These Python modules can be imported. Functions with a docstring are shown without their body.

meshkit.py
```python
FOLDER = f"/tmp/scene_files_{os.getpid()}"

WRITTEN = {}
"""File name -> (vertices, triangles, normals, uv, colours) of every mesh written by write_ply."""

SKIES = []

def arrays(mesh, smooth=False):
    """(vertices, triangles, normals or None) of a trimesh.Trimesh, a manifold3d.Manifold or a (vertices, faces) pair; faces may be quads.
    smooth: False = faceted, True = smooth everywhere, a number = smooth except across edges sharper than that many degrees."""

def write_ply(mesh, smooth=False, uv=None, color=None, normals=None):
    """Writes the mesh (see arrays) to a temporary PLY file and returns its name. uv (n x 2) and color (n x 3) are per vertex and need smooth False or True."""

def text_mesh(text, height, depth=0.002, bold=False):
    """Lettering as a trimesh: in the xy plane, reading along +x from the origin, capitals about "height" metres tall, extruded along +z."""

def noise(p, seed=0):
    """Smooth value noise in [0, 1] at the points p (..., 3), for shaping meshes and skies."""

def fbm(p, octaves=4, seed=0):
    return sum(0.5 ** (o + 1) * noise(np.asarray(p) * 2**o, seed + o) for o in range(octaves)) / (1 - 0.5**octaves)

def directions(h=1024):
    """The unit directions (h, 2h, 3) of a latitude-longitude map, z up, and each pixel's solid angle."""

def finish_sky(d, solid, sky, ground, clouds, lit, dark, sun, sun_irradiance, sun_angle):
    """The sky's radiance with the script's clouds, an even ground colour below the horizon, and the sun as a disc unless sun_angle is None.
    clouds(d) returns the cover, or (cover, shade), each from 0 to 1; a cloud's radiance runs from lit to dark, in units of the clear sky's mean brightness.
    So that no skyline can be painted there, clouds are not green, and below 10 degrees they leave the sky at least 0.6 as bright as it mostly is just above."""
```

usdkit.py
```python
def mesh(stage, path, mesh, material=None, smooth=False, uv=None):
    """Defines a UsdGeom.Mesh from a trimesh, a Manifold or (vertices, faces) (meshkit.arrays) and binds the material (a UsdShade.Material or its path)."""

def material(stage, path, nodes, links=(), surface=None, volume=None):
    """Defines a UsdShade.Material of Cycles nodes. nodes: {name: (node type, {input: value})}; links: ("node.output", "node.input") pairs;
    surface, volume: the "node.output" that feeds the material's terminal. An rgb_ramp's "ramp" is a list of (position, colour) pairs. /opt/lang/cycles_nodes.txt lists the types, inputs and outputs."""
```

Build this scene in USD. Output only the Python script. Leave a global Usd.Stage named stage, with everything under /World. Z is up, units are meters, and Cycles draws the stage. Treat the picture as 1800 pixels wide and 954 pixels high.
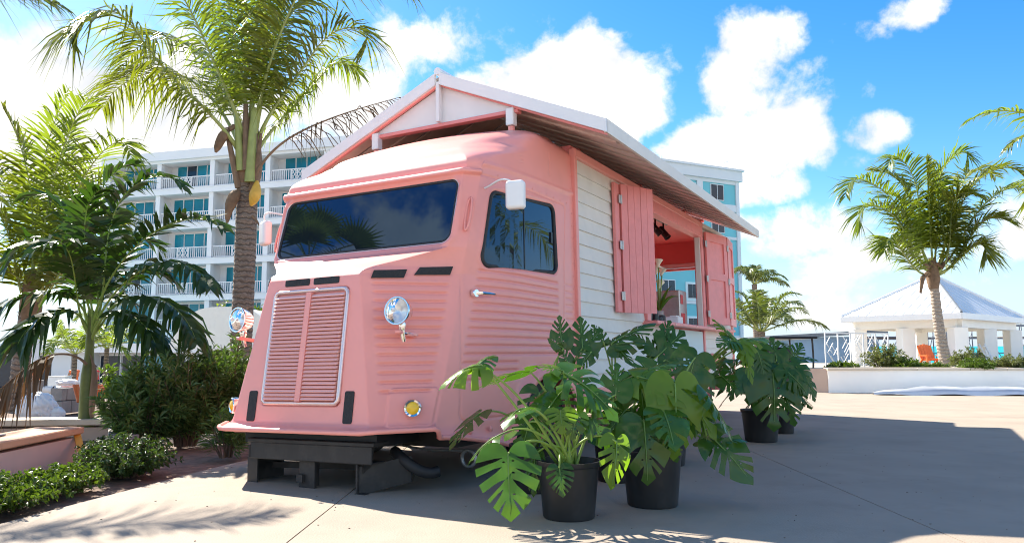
import math, random
import numpy as np, trimesh, shapely, usdkit
from shapely import Polygon, box as sbox
from pxr import Usd, UsdGeom, UsdLux, UsdShade, Sdf, Gf, Vt
stage = Usd.Stage.CreateInMemory()
UsdGeom.SetStageUpAxis(stage, 'Z'); UsdGeom.SetStageMetersPerUnit(stage, 1.0)
WORLD = UsdGeom.Xform.Define(stage, '/World')
UsdGeom.Scope.Define(stage, '/World/Looks')
rng = np.random.default_rng(7); R = random.Random(5)
PI = math.pi
# ------------------------------------------------------------------ camera, sky, sun, exposure
FPX, PITCH, EYE = 1352.0, 0.107, 0.852
EXPOSURE, SKY_STRENGTH, SUN_INTENSITY = 1.85, 0.132, 0.90
SUN = np.array([-0.80, 0.82, 1.0]); SUN /= np.linalg.norm(SUN)
cam = UsdGeom.Camera.Define(stage, '/World/camera')
cam.AddTranslateOp().Set((0, 0, EYE)); cam.AddRotateXYZOp().Set((90 + math.degrees(PITCH), 0, 0))
cam.CreateHorizontalApertureAttr(36.0); cam.CreateFocalLengthAttr(36.0 * FPX / 1800)
cam.CreateExposureAttr(EXPOSURE)
cC, cS = math.cos(PITCH), math.sin(PITCH)
def ray(x, y):
    b = (477 - y) / FPX
    return np.array([(x - 900) / FPX, cC - b * cS, cS + b * cC])
def at(x, y, Y):                     # the point at depth Y that the photograph shows at pixel x, y
    d = ray(x, y); return np.array([0, 0, EYE]) + d * (Y / d[1])

def M(name, nodes, links, surface=None, volume=None):
    return usdkit.material(stage, '/World/Looks/' + name, nodes, links, surface, volume)

CLOUDS = [  # pixel centre, half width, half height, weight
 (60,170,190,100,.9),(260,150,170,100,.72),(150,270,300,75,.95),(420,215,240,70,.9),(640,215,130,100,.85),(560,110,110,60,.5),(720,130,60,60,.5),
 (800,60,130,60,.62),(920,60,75,55,.7),(1010,150,150,85,1.0),(1110,200,70,60,.8),(880,150,90,50,.7),(1090,75,60,40,.45),
 (1350,75,75,65,.95),(1320,150,85,75,1.0),(1400,190,70,90,1.0),(1340,250,130,75,1.0),(1230,265,95,45,.85),(1350,315,100,55,.8),
 (1525,232,50,38,.8),(1500,270,35,40,.55),(1500,60,55,30,.58),(1600,20,60,28,.58),(1505,160,60,30,.52),(740,30,90,50,.4),
 (1440,395,110,50,.85),(1350,420,100,55,.75),(1540,440,110,50,.72),(1430,480,170,45,.6),(1640,470,170,40,.5),(1775,400,75,70,.8),(1690,360,60,40,.4),(1450,540,380,40,.42),(300,330,420,70,.8)]
nodes = {'tc': ('texture_coordinate', {}),
 'sky': ('sky_texture', {'sky_type': 'single_scattering', 'sun_disc': False, 'sun_elevation': math.asin(SUN[2]), 'sun_rotation': math.atan2(SUN[0], SUN[1]),
                         'altitude': 0.0, 'air_density': 1.0, 'aerosol_density': .35, 'ozone_density': 2.2}),
 'hs': ('hsv', {'hue': .5, 'saturation': 1.42, 'value': .50, 'fac': 1.0}),
 'n1': ('noise_texture', {'scale': 8.5, 'detail': 8.0, 'roughness': .6, 'distortion': .15}),
 'n2': ('noise_texture', {'scale': 2.1, 'detail': 3.0, 'roughness': .5}),
 'n3': ('noise_texture', {'scale': 9.0, 'detail': 5.0, 'roughness': .55}),
 'n1c': ('math', {'math_type': 'multiply_add', 'value2': 2.5, 'value3': -1.25}),
 'sum': ('math', {'math_type': 'add'}),
 'thr': ('map_range', {'range_type': 'smoothstep', 'from_min': .40, 'from_max': .78, 'to_min': 0.0, 'to_max': 1.0, 'clamp': True}),
 'sh': ('rgb_ramp', {'ramp': [(0.30, (.60, .65, .73)), (.48, (.84, .87, .91)), (.64, (1.04, 1.04, 1.04))]}),
 'cl': ('mix', {'mix_type': 'multiply', 'fac': 1.0, 'color2': (2.85, 2.74, 2.62)}),
 'mx': ('mix', {'mix_type': 'mix'}), 'hz': ('mix', {'mix_type': 'mix', 'color2': (1.5, 1.85, 2.25)}), 'hzf': ('map_range', {'range_type': 'smoothstep', 'from_min': .20, 'from_max': .0, 'to_min': 0.0, 'to_max': .9, 'clamp': True}),
 'bg': ('background_shader', {'strength': SKY_STRENGTH})}
links = [('tc.generated', 'n1.vector'), ('tc.generated', 'n2.vector'), ('tc.generated', 'n3.vector'), ('sky.color', 'hs.color'), ('n1.fac', 'n1c.value1')]
prev = None
for i, (x, y, a, b, w) in enumerate(CLOUDS):
    d = ray(x, y); d /= np.linalg.norm(d)
    nodes[f'd{i}'] = ('vector_math', {'math_type': 'subtract', 'vector2': tuple(d)})
    nodes[f's{i}'] = ('vector_math', {'math_type': 'multiply', 'vector2': (FPX / a / 1.25, FPX / a / 1.6, FPX / b / 1.25)})
    nodes[f'l{i}'] = ('vector_math', {'math_type': 'length'})
    nodes[f'm{i}'] = ('map_range', {'range_type': 'smoothstep', 'from_min': 1.35, 'from_max': .25, 'to_min': 0.0, 'to_max': w, 'clamp': True})
    links += [('tc.generated', f'd{i}.vector1'), (f'd{i}.vector', f's{i}.vector1'), (f's{i}.vector', f'l{i}.vector1'), (f'l{i}.value', f'm{i}.value')]
    if prev:
        nodes[f'x{i}'] = ('math', {'math_type': 'maximum'})
        links += [(prev, f'x{i}.value1'), (f'm{i}.result', f'x{i}.value2')]; prev = f'x{i}.value'
    else: prev = f'm{i}.result'
# scattered clouds over the rest of the sky (behind the camera too)
nodes['sx'] = ('separate_xyz', {}); nodes['back'] = ('map_range', {'range_type': 'smoothstep', 'from_min': .35, 'from_max': -.1, 'to_min': 0.0, 'to_max': 1.0, 'clamp': True})
nodes['n2t'] = ('map_range', {'range_type': 'smoothstep', 'from_min': .44, 'from_max': .66, 'to_min': 0.0, 'to_max': .88, 'clamp': True})
nodes['bk'] = ('math', {'math_type': 'multiply'}); nodes['xl'] = ('math', {'math_type': 'maximum'})
links += [('tc.generated', 'sx.vector'), ('sx.y', 'back.value'), ('n2.fac', 'n2t.value'), ('back.result', 'bk.value1'), ('n2t.result', 'bk.value2'), (prev, 'xl.value1'), ('bk.value', 'xl.value2'),
          ('xl.value', 'sum.value1'), ('n1c.value', 'sum.value2'), ('sum.value', 'thr.value'), ('n3.fac', 'sh.fac'), ('sh.color', 'cl.color1'),
          ('sx.z', 'hzf.value'), ('hs.color', 'hz.color1'), ('hzf.result', 'hz.fac'), ('hz.color', 'mx.color1'), ('cl.color', 'mx.color2'), ('thr.result', 'mx.fac'), ('mx.color', 'bg.color')]
skymat = M('sky_look', nodes, links, 'bg.background')
dome = UsdLux.DomeLight.Define(stage, '/World/sky'); UsdShade.MaterialBindingAPI.Apply(dome.GetPrim()).Bind(skymat)
dome.GetPrim().SetCustomDataByKey('kind', 'structure')
sun = UsdLux.DistantLight.Define(stage, '/World/sun')
sun.CreateIntensityAttr(SUN_INTENSITY); sun.CreateAngleAttr(0.5); sun.CreateColorAttr((1.0, .925, .81)); sun.CreateNormalizeAttr(True)
zx = np.cross([0, 0, 1.0], SUN); zx /= np.linalg.norm(zx); zy = np.cross(SUN, zx)
sun.AddTransformOp().Set(Gf.Matrix4d(*zx, 0, *zy, 0, *SUN, 0, 0, 0, 0, 1))

# ------------------------------------------------------------------ helpers
taken = {}
def numbered(parent, name):
    k = (parent, name); n = taken.get(k, 0); taken[k] = n + 1
    return f'{parent}/{name}' if n == 0 else f'{parent}/{name}_{n:03d}'
def tag(p, label=None, cat=None, group=None, kind=None, category=None):
    p = p.GetPrim() if hasattr(p, 'GetPrim') else p
    cat = cat or category
    for k, v in (('label', label), ('category', cat), ('group', group), ('kind', kind)):
        if v: p.SetCustomDataByKey(k, v)
    return p
def thing(name, label, cat, group=None, mat4=None, loc=None):
    x = UsdGeom.Xform.Define(stage, numbered('/World', name))
    if mat4 is not None: x.AddTransformOp().Set(mat4)
    if loc is not None: x.AddTranslateOp().Set(tuple(map(float, loc)))
    tag(x, label, cat, group); return str(x.GetPath())
def raw(path, v, f, mat, normals=None, uv=None):
    m = UsdGeom.Mesh.Define(stage, path); f = np.asarray(f, np.int32)
    m.CreatePointsAttr(Vt.Vec3fArray.FromNumpy(np.asarray(v, np.float32)))
    m.CreateFaceVertexCountsAttr(Vt.IntArray.FromNumpy(np.full(len(f), f.shape[1], np.int32)))
    m.CreateFaceVertexIndicesAttr(Vt.IntArray.FromNumpy(f.ravel()))
    m.CreateSubdivisionSchemeAttr('none')
    if normals is not None:
        m.CreateNormalsAttr(Vt.Vec3fArray.FromNumpy(np.asarray(normals, np.float32))); m.SetNormalsInterpolation('vertex')
    UsdShade.MaterialBindingAPI.Apply(m.GetPrim()).Bind(mat)
    return m
BOXF = np.array([[0,2,3],[0,3,1],[4,5,7],[4,7,6],[0,1,5],[0,5,4],[2,6,7],[2,7,3],[0,4,6],[0,6,2],[1,3,7],[1,7,5]])
class MB:
    def __init__(s): s.v, s.f, s.n = [], [], 0
    def add(s, v, f):
        v = np.asarray(v, float).reshape(-1, 3); f = np.asarray(f, int)
        if f.shape[1] == 4: f = np.vstack([f[:, [0, 1, 2]], f[:, [0, 2, 3]]])
        s.v.append(v); s.f.append(f + s.n); s.n += len(v); return s
    def mesh(s, m): return s.add(m.vertices, m.faces)
    def box(s, c, d, rot=None, ch=0.0):
        d = np.asarray(d, float) / 2
        sg = np.array([[x, y, z] for x in (-1, 1) for y in (-1, 1) for z in (-1, 1)], float)
        if ch > 0:
            ch = min(ch, d.min() * .9)
            pts = np.vstack([sg * (d - [0 if k == 0 else ch, 0 if k == 1 else ch, 0 if k == 2 else ch]) for k in range(3)])
            h = trimesh.convex.convex_hull(pts); v, f = np.array(h.vertices), h.faces
        else: v, f = sg * d, BOXF
        if rot is not None: v = v @ np.asarray(rot).T
        return s.add(v + np.asarray(c, float), f)
    def hexa(s, p): return s.add(p, BOXF)   # 8 points in the order of the signs (x slowest)
    def bar(s, a, b, w, h, up=(0, 0, 1), ch=0.0):
        a, b = np.asarray(a, float), np.asarray(b, float); t = b - a; L = np.linalg.norm(t); t = t / L
        n = np.asarray(up, float); n = n - t * (n @ t)
        if np.linalg.norm(n) < 1e-6: n = np.cross(t, [1, 0, 0.3])
        n /= np.linalg.norm(n); o = np.cross(n, t)
        return s.box((a + b) / 2, (L, w, h), np.stack([t, o, n], 1), ch)
    def tube(s, pts, r, k=6, cap=True, closed=False):
        p = np.asarray(pts, float); n = len(p); r = np.broadcast_to(r, (n,))
        t = np.roll(p, -1, 0) - np.roll(p, 1, 0) if closed else np.gradient(p, axis=0)
        t /= np.linalg.norm(t, axis=1, keepdims=True) + 1e-12
        a = np.cross(t[0], [0, 0, 1.0] if abs(t[0][2]) < .9 else [1.0, 0, 0]); A = []
        for i in range(n):
            a = a - t[i] * (a @ t[i]); a /= np.linalg.norm(a) + 1e-12; A.append(a)
        A = np.array(A); B = np.cross(t, A); g = np.arange(k) * 2 * PI / k
        v = p[:, None] + r[:, None, None] * (np.cos(g)[None, :, None] * A[:, None] + np.sin(g)[None, :, None] * B[:, None])
        m = n if closed else n - 1
        i, j = np.meshgrid(np.arange(m), np.arange(k), indexing='ij'); i2 = (i + 1) % n
        q = np.stack([i * k + j, i * k + (j + 1) % k, i2 * k + (j + 1) % k, i2 * k + j], -1).reshape(-1, 4)
        f = np.vstack([q[:, [0, 1, 2]], q[:, [0, 2, 3]]])
        if cap and not closed:
            f = np.vstack([f] + [[[0, x + 1, x]] for x in range(1, k - 1)] + [[[(n - 1) * k, (n - 1) * k + x, (n - 1) * k + x + 1]] for x in range(1, k - 1)])
        return s.add(v.reshape(-1, 3), f)
    def lathe(s, prof, k=24, c=(0, 0, 0), rot=None):       # profile of (radius, height) around the z axis
        prof = np.asarray(prof, float); n = len(prof); g = np.arange(k) * 2 * PI / k
        v = np.stack([prof[:, :1] * np.cos(g), prof[:, :1] * np.sin(g), np.repeat(prof[:, 1:], k, 1)], -1).reshape(-1, 3)
        i, j = np.meshgrid(np.arange(n - 1), np.arange(k), indexing='ij')
        q = np.stack([i * k + j, i * k + (j + 1) % k, (i + 1) * k + (j + 1) % k, (i + 1) * k + j], -1).reshape(-1, 4)
        if rot is not None: v = v @ np.asarray(rot).T
        return s.add(v + np.asarray(c, float), q)
    def prism(s, poly, fn, d0, d1):                        # polygon (2D) mapped by fn(a, b, depth)
        m = trimesh.creation.extrude_polygon(poly if isinstance(poly, Polygon) else Polygon(poly), 1.0, engine='earcut')
        v = np.array(m.vertices); w = d0 + (d1 - d0) * v[:, 2]
        return s.add(fn(v[:, 0], v[:, 1], w), m.faces)
    def grid(s, P):                                        # an array (n, m, 3)
        n, m = P.shape[:2]; i, j = np.meshgrid(np.arange(n - 1), np.arange(m - 1), indexing='ij')
        return s.add(P.reshape(-1, 3), np.stack([i * m + j, i * m + j + 1, (i + 1) * m + j + 1, (i + 1) * m + j], -1).reshape(-1, 4))
    def build(s, parent, name, mat, smooth=False, **kw):
        if parent == '/World': path = numbered(parent, name)
        else: path = numbered(parent, name)
        v, f = np.vstack(s.v), np.vstack(s.f)
        if smooth: m = usdkit.mesh(stage, path, trimesh.Trimesh(v, f, process=False), mat, smooth=smooth)
        else: m = raw(path, v, f, mat)
        if kw: tag(m, **kw)
        return str(m.GetPath())
def frame(z, up=(0, 0, 1)):       # rotation whose third column is z
    z = np.asarray(z, float); z = z / np.linalg.norm(z); x = np.cross(up, z)
    if np.linalg.norm(x) < 1e-6: x = np.array([1.0, 0, 0])
    x /= np.linalg.norm(x); return np.stack([x, np.cross(z, x), z], 1)
def bez(a, b, c, n=8):
    t = np.linspace(0, 1, n)[:, None]; a, b, c = (np.asarray(q, float) for q in (a, b, c))
    return (1 - t) ** 2 * a + 2 * t * (1 - t) * b + t * t * c
def spline(pts, n=16):
    from scipy.interpolate import CubicSpline, interp1d
    p = np.asarray(pts, float); s = np.concatenate([[0], np.cumsum(np.linalg.norm(np.diff(p, axis=0), axis=1))])
    return (CubicSpline(s, p) if len(p) > 2 else interp1d(s, p, axis=0))(np.linspace(0, s[-1], n))

# ------------------------------------------------------------------ materials
def plain(name, col, rough=.5, var=.1, scale=4.0, bump=0.0, bscale=40.0, dirt=None, **p):
    n = {'g': ('texture_coordinate', {}), 'n': ('noise_texture', {'scale': scale, 'detail': 5.0, 'roughness': .6}),
         'r': ('rgb_ramp', {'ramp': [(.3, tuple(c * (1 - var) for c in col)), (.7, tuple(min(1, c * (1 + var)) for c in col))]}),
         'p': ('principled_bsdf', {'roughness': rough, **p})}
    l = [('g.object', 'n.vector'), ('n.fac', 'r.fac'), ('r.color', 'p.base_color')]
    if dirt:
        n['n3'] = ('noise_texture', {'scale': dirt[1], 'detail': 6.0, 'roughness': .7}); n['t3'] = ('map_range', {'from_min': .52, 'from_max': .75, 'to_min': 0.0, 'to_max': dirt[2], 'clamp': True})
        n['mx'] = ('mix', {'mix_type': 'mix', 'color2': dirt[0]})
        l = [('g.object', 'n.vector'), ('n.fac', 'r.fac'), ('g.object', 'n3.vector'), ('n3.fac', 't3.value'), ('t3.result', 'mx.fac'), ('r.color', 'mx.color1'), ('mx.color', 'p.base_color')]
    if bump:
        n['n2'] = ('noise_texture', {'scale': bscale, 'detail': 4.0}); n['b'] = ('bump', {'strength': bump, 'distance': .01})
        l += [('g.object', 'n2.vector'), ('n2.fac', 'b.height'), ('b.normal', 'p.normal')]
    return M(name, n, l, 'p.BSDF')
def foliage(name, c1, c2, rough=.42, trans=.32, tcol=None, scale=7.0):
    n = {'g': ('geometry', {}), 'tc': ('texture_coordinate', {}), 'n': ('noise_texture', {'scale': scale, 'detail': 3.0}),
         'a': ('math', {'math_type': 'multiply_add', 'value2': .55, 'value3': .0}), 'b': ('math', {'math_type': 'multiply_add', 'value2': .5}),
         'r': ('rgb_ramp', {'ramp': [(.1, c1), (.9, c2)]}), 'p': ('principled_bsdf', {'roughness': rough}),
         't': ('translucent_bsdf', {}), 'tb': ('mix', {'mix_type': 'multiply', 'fac': 1.0, 'color2': tcol or (1.9, 2.0, .7)}), 'm': ('mix_closure', {'fac': trans})}
    l = [('tc.object', 'n.vector'), ('g.random_per_island', 'a.value1'), ('n.fac', 'b.value1'), ('a.value', 'b.value3'), ('b.value', 'r.fac'), ('r.color', 'p.base_color'),
         ('r.color', 'tb.color1'), ('tb.color', 't.color'), ('p.BSDF', 'm.closure1'), ('t.BSDF', 'm.closure2')]
    return M(name, n, l, 'm.closure')
PINK = (.875, .32, .265)
mt = {
 'pink': plain('pink_paint', PINK, .42, .03, 2.2, bump=.04, bscale=30, dirt=((.72, .265, .21), 4.5, .3), coat_weight=.35, coat_roughness=.2),
 'pinkw': plain('pink_wood_paint', (.82, .265, .245), .42, .06, 9, bump=.15, bscale=60),
 'pinkd': plain('deep_pink_paint', (.74, .22, .21), .5, .05, 5),
 'pinkmetal': plain('polished_pink_metal', (.82, .62, .57), .24, .05, 6, metallic=.8),
 'cream': plain('cream_siding_paint', (.74, .71, .64), .5, .05, 6, bump=.12, bscale=50, dirt=((.55, .5, .43), 3.0, .25)),
 'white': plain('white_paint', (.80, .79, .77), .42, .03, 5, bump=.04),
 'roofwhite': plain('white_roof_metal', (.82, .82, .81), .4, .03, 4),
 'soffit': plain('bare_soffit_metal', (.72, .57, .50), .5, .12, 7, dirt=((.55, .42, .37), 4.0, .5)),
 'chrome': plain('chrome', (.86, .86, .86), .08, .02, 4, metallic=1.0),
 'reflector': plain('lamp_reflector', (.88, .89, .9), .3, .02, 30, metallic=1.0),
 'slat': plain('grille_slat_paint', (.92, .47, .40), .3, .03, 5, coat_weight=.6, coat_roughness=.15),
 'steel': plain('hinge_steel', (.55, .53, .5), .35, .1, 30, metallic=.8),
 'rubber': plain('black_rubber', (.018, .018, .019), .6, .2, 20),
 'blackmesh': plain('black_vent_mesh', (.022, .021, .02), .75, .3, 90, bump=.6, bscale=160),
 'darksteel': plain('dark_painted_steel', (.021, .019, .018), .5, .25, 9, bump=.2, bscale=40, dirt=((.085, .07, .06), 6.0, .4)),
 'pot': plain('black_nursery_plastic', (.008, .008, .008), .4, .25, 8, bump=.1, bscale=25, dirt=((.045, .042, .04), 5.0, .4)),
 'soil': plain('potting_soil', (.035, .025, .018), .95, .4, 30, bump=.8, bscale=60),
 'amber': plain('amber_lens', (.85, .52, .02), .15, .05, 20, coat_weight=.5),
 'dark': plain('black_plastic', (.012, .012, .013), .35, .1, 9),
 'concrete': plain('plaza_concrete', (.345, .282, .218), .85, .10, 1.1, bump=.32, bscale=90, dirt=((.25, .202, .155), 1.4, .6)),
 'joint': plain('joint_filler', (.13, .115, .1), .9, .2, 20),
 'mulch': plain('mulch_soil', (.20, .14, .105), .95, .35, 12, bump=.9, bscale=35),
 'sand': plain('pale_ground', (.40, .36, .30), .9, .12, .6, bump=.3, bscale=6),
 'plaster': plain('white_plaster', (.93, .90, .84), .8, .03, 1.5, bump=.06, bscale=30),
 'walltan': plain('tan_wall_cap', (.56, .33, .20), .8, .1, 4, bump=.2, bscale=50),
 'wallpink': plain('rose_beige_plaster', (.56, .44, .40), .85, .07, 2, bump=.12, bscale=30),
 'tanplaster': plain('tan_plaster', (.50, .36, .27), .85, .08, 2, bump=.12, bscale=30),
 'capstone': plain('pale_cap_stone', (.62, .52, .40), .8, .08, 4, bump=.2),
 'block': plain('grey_block', (.27, .25, .23), .9, .2, 6, bump=.4, bscale=40),
 'hotel': plain('hotel_white_paint', (.68, .68, .68), .7, .02, .3),
 'turq': plain('turquoise_paint', (.17, .50, .55), .7, .04, .4),
 'turqpale': plain('pale_aqua_paint', (.62, .76, .76), .7, .03, .4),
 'glassteal': plain('teal_window_glass', (.012, .19, .26), .06, .35, .25, specular_ior_level=.5),
 'glassdark': plain('dark_window_glass', (.01, .018, .03), .05, .4, .4, specular_ior_level=.5),
 'tint': plain('tinted_screen', (.004, .006, .009), .015, .1, 1, ior=1.8, specular_tint=(.34, .62, 1.0)),
 'curtain': plain('grey_curtain', (.40, .38, .36), .9, .1, 3),
 'sea': plain('sea_water', (.015, .30, .36), .6, .2, .02, specular_ior_level=.08),
 'bluegrey': plain('blue_grey_panel', (.24, .36, .50), .6, .1, .5),
 'slate': plain('slate_roof', (.14, .16, .18), .7, .1, .8),
 'orange': plain('orange_plastic', (.80, .17, .035), .5, .1, 5),
 'yellow': plain('yellow_strap', (.75, .38, .05), .6, .1, 8),
 'plasticwrap': plain('white_plastic_wrap', (.78, .78, .78), .28, .06, 5, bump=.7, bscale=9),
 'silver': plain('silver_tarpaulin', (.62, .64, .67), .33, .05, 3, metallic=.35, bump=.2, bscale=7),
 'maroon': plain('maroon_cloth', (.17, .045, .06), .9, .2, 6),
 'blackcloth': plain('dark_cloth', (.03, .03, .04), .9, .2, 6),
 'red': plain('red_paint', (.55, .03, .025), .4, .1, 6),
 'skin': plain('skin', (.28, .15, .09), .55, .05, 6),
 'hair': plain('dark_hair', (.015, .012, .01), .7, .1, 30),
 'scaff': plain('scaffold_steel', (.16, .17, .2), .5, .15, 6, metallic=.4),
 'trunk': M('palm_trunk_bark', {'g': ('texture_coordinate', {}), 'mp': ('mapping', {'scale': (1, 1, 1)}), 'w': ('wave_texture', {'wave_type': 'bands', 'bands_direction': 'z', 'scale': 3.6, 'distortion': 4.5, 'detail': 4.0, 'detail_scale': 3.0}), 'r': ('rgb_ramp', {'ramp': [(0, (.115, .085, .066)), (.22, (.18, .135, .10)), (.55, (.30, .235, .185)), (1, (.22, .165, .125))]}), 'n': ('noise_texture', {'scale': 22.0, 'detail': 6.0, 'roughness': .7}), 'mx': ('mix', {'mix_type': 'multiply', 'fac': .55}), 'nr': ('rgb_ramp', {'ramp': [(.3, (.45, .42, .4)), (.7, (1.3, 1.3, 1.3))]}), 'ad': ('math', {'math_type': 'add'}), 'b': ('bump', {'strength': .9, 'distance': .02}), 'p': ('principled_bsdf', {'roughness': .9})}, [('g.object', 'w.vector'), ('g.object', 'n.vector'), ('w.fac', 'r.fac'), ('n.fac', 'nr.fac'), ('r.color', 'mx.color1'), ('nr.color', 'mx.color2'), ('mx.color', 'p.base_color'), ('w.fac', 'ad.value1'), ('n.fac', 'ad.value2'), ('ad.value', 'b.height'), ('b.normal', 'p.normal')], 'p.BSDF'),
 'palebark': M('pale_palm_bark', {'g': ('texture_coordinate', {}), 'mp': ('mapping', {'scale': (1, 1, 1)}), 'w': ('wave_texture', {'wave_type': 'bands', 'bands_direction': 'z', 'scale': 3.6, 'distortion': 4.5, 'detail': 4.0, 'detail_scale': 3.0}), 'r': ('rgb_ramp', {'ramp': [(0, (.31, .245, .19)), (.22, (.39, .31, .245)), (.55, (.50, .41, .33)), (1, (.42, .34, .27))]}), 'n': ('noise_texture', {'scale': 22.0, 'detail': 6.0, 'roughness': .7}), 'mx': ('mix', {'mix_type': 'multiply', 'fac': .55}), 'nr': ('rgb_ramp', {'ramp': [(.3, (.45, .42, .4)), (.7, (1.3, 1.3, 1.3))]}), 'ad': ('math', {'math_type': 'add'}), 'b': ('bump', {'strength': .9, 'distance': .02}), 'p': ('principled_bsdf', {'roughness': .9})}, [('g.object', 'w.vector'), ('g.object', 'n.vector'), ('w.fac', 'r.fac'), ('n.fac', 'nr.fac'), ('r.color', 'mx.color1'), ('nr.color', 'mx.color2'), ('mx.color', 'p.base_color'), ('w.fac', 'ad.value1'), ('n.fac', 'ad.value2'), ('ad.value', 'b.height'), ('b.normal', 'p.normal')], 'p.BSDF'),
 'sheath': plain('palm_fibre_sheath', (.19, .115, .065), .85, .35, 8, bump=.7, bscale=30),
 'rachis': plain('palm_leaf_stalk', (.30, .34, .10), .5, .12, 8),
 'rachisbrown': plain('dry_leaf_stalk', (.22, .14, .085), .8, .2, 8),
 'crownshaft': plain('green_crownshaft', (.13, .16, .035), .5, .35, 5),
 'petiole': plain('monstera_stalk', (.22, .32, .06), .42, .15, 7),
 'vein': plain('leaf_vein', (.12, .22, .04), .4, .1, 7),
 'wood': plain('brown_woody_stem', (.13, .09, .06), .9, .25, 12, bump=.4),
 'nut': plain('yellow_coconut', (.62, .36, .05), .5, .2, 8),
 'lily': plain('calla_cream', (.80, .74, .55), .5, .05, 9),
 'frond': foliage('coconut_leaf', (.095, .12, .012), (.29, .29, .03), .38, .38),
 'frondyellow': foliage('young_coconut_leaf', (.10, .15, .02), (.30, .32, .045), .38, .42),
 'frondcool': foliage('coconut_leaf_grey_green', (.075, .105, .03), (.24, .255, .07), .4, .34),
 'frondbrown': foliage('dry_coconut_leaf', (.10, .06, .03), (.30, .21, .11), .7, .2, tcol=(1.4, 1.0, .7)),
 'manila': foliage('dark_palm_leaf', (.018, .05, .010), (.075, .135, .022), .34, .28),
 'oleander': foliage('oleander_leaf', (.05, .105, .025), (.22, .33, .10), .45, .25),
 'hedge': foliage('hedge_leaf', (.05, .095, .012), (.20, .26, .04), .4, .3),
 'hedgedark': foliage('hedge_leaf_dark', (.03, .062, .015), (.11, .16, .035), .4, .25),
 'scrub': foliage('scrub_leaf', (.09, .11, .04), (.26, .27, .11), .5, .3),
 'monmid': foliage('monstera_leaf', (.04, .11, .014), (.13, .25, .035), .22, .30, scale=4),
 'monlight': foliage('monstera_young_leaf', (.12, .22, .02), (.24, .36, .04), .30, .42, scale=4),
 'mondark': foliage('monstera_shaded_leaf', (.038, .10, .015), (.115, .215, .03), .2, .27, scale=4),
}
# ------------------------------------------------------------------ the truck: local axes u (to its left side), v (front to back), w (up)
YAW, ROLL = .492, .02
U0, V0, W0 = np.array([math.cos(YAW), -math.sin(YAW), 0]), np.array([math.sin(YAW), math.cos(YAW), 0]), np.array([0, 0, 1.0])
tu, tw, tv = U0 * math.cos(ROLL) + W0 * math.sin(ROLL), -U0 * math.sin(ROLL) + W0 * math.cos(ROLL), V0
T0 = np.array([-1.259, 5.264, 0.0])
TM = Gf.Matrix4d(*tu, 0, *tv, 0, *tw, 0, *T0, 1)
def tr(u, v, w): return T0 + u * tu + v * tv + w * tw
truck = thing('food_truck', 'pink vintage food truck with ribbed cab, white plank sides and a white gable roof', 'food truck', mat4=TM)

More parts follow.
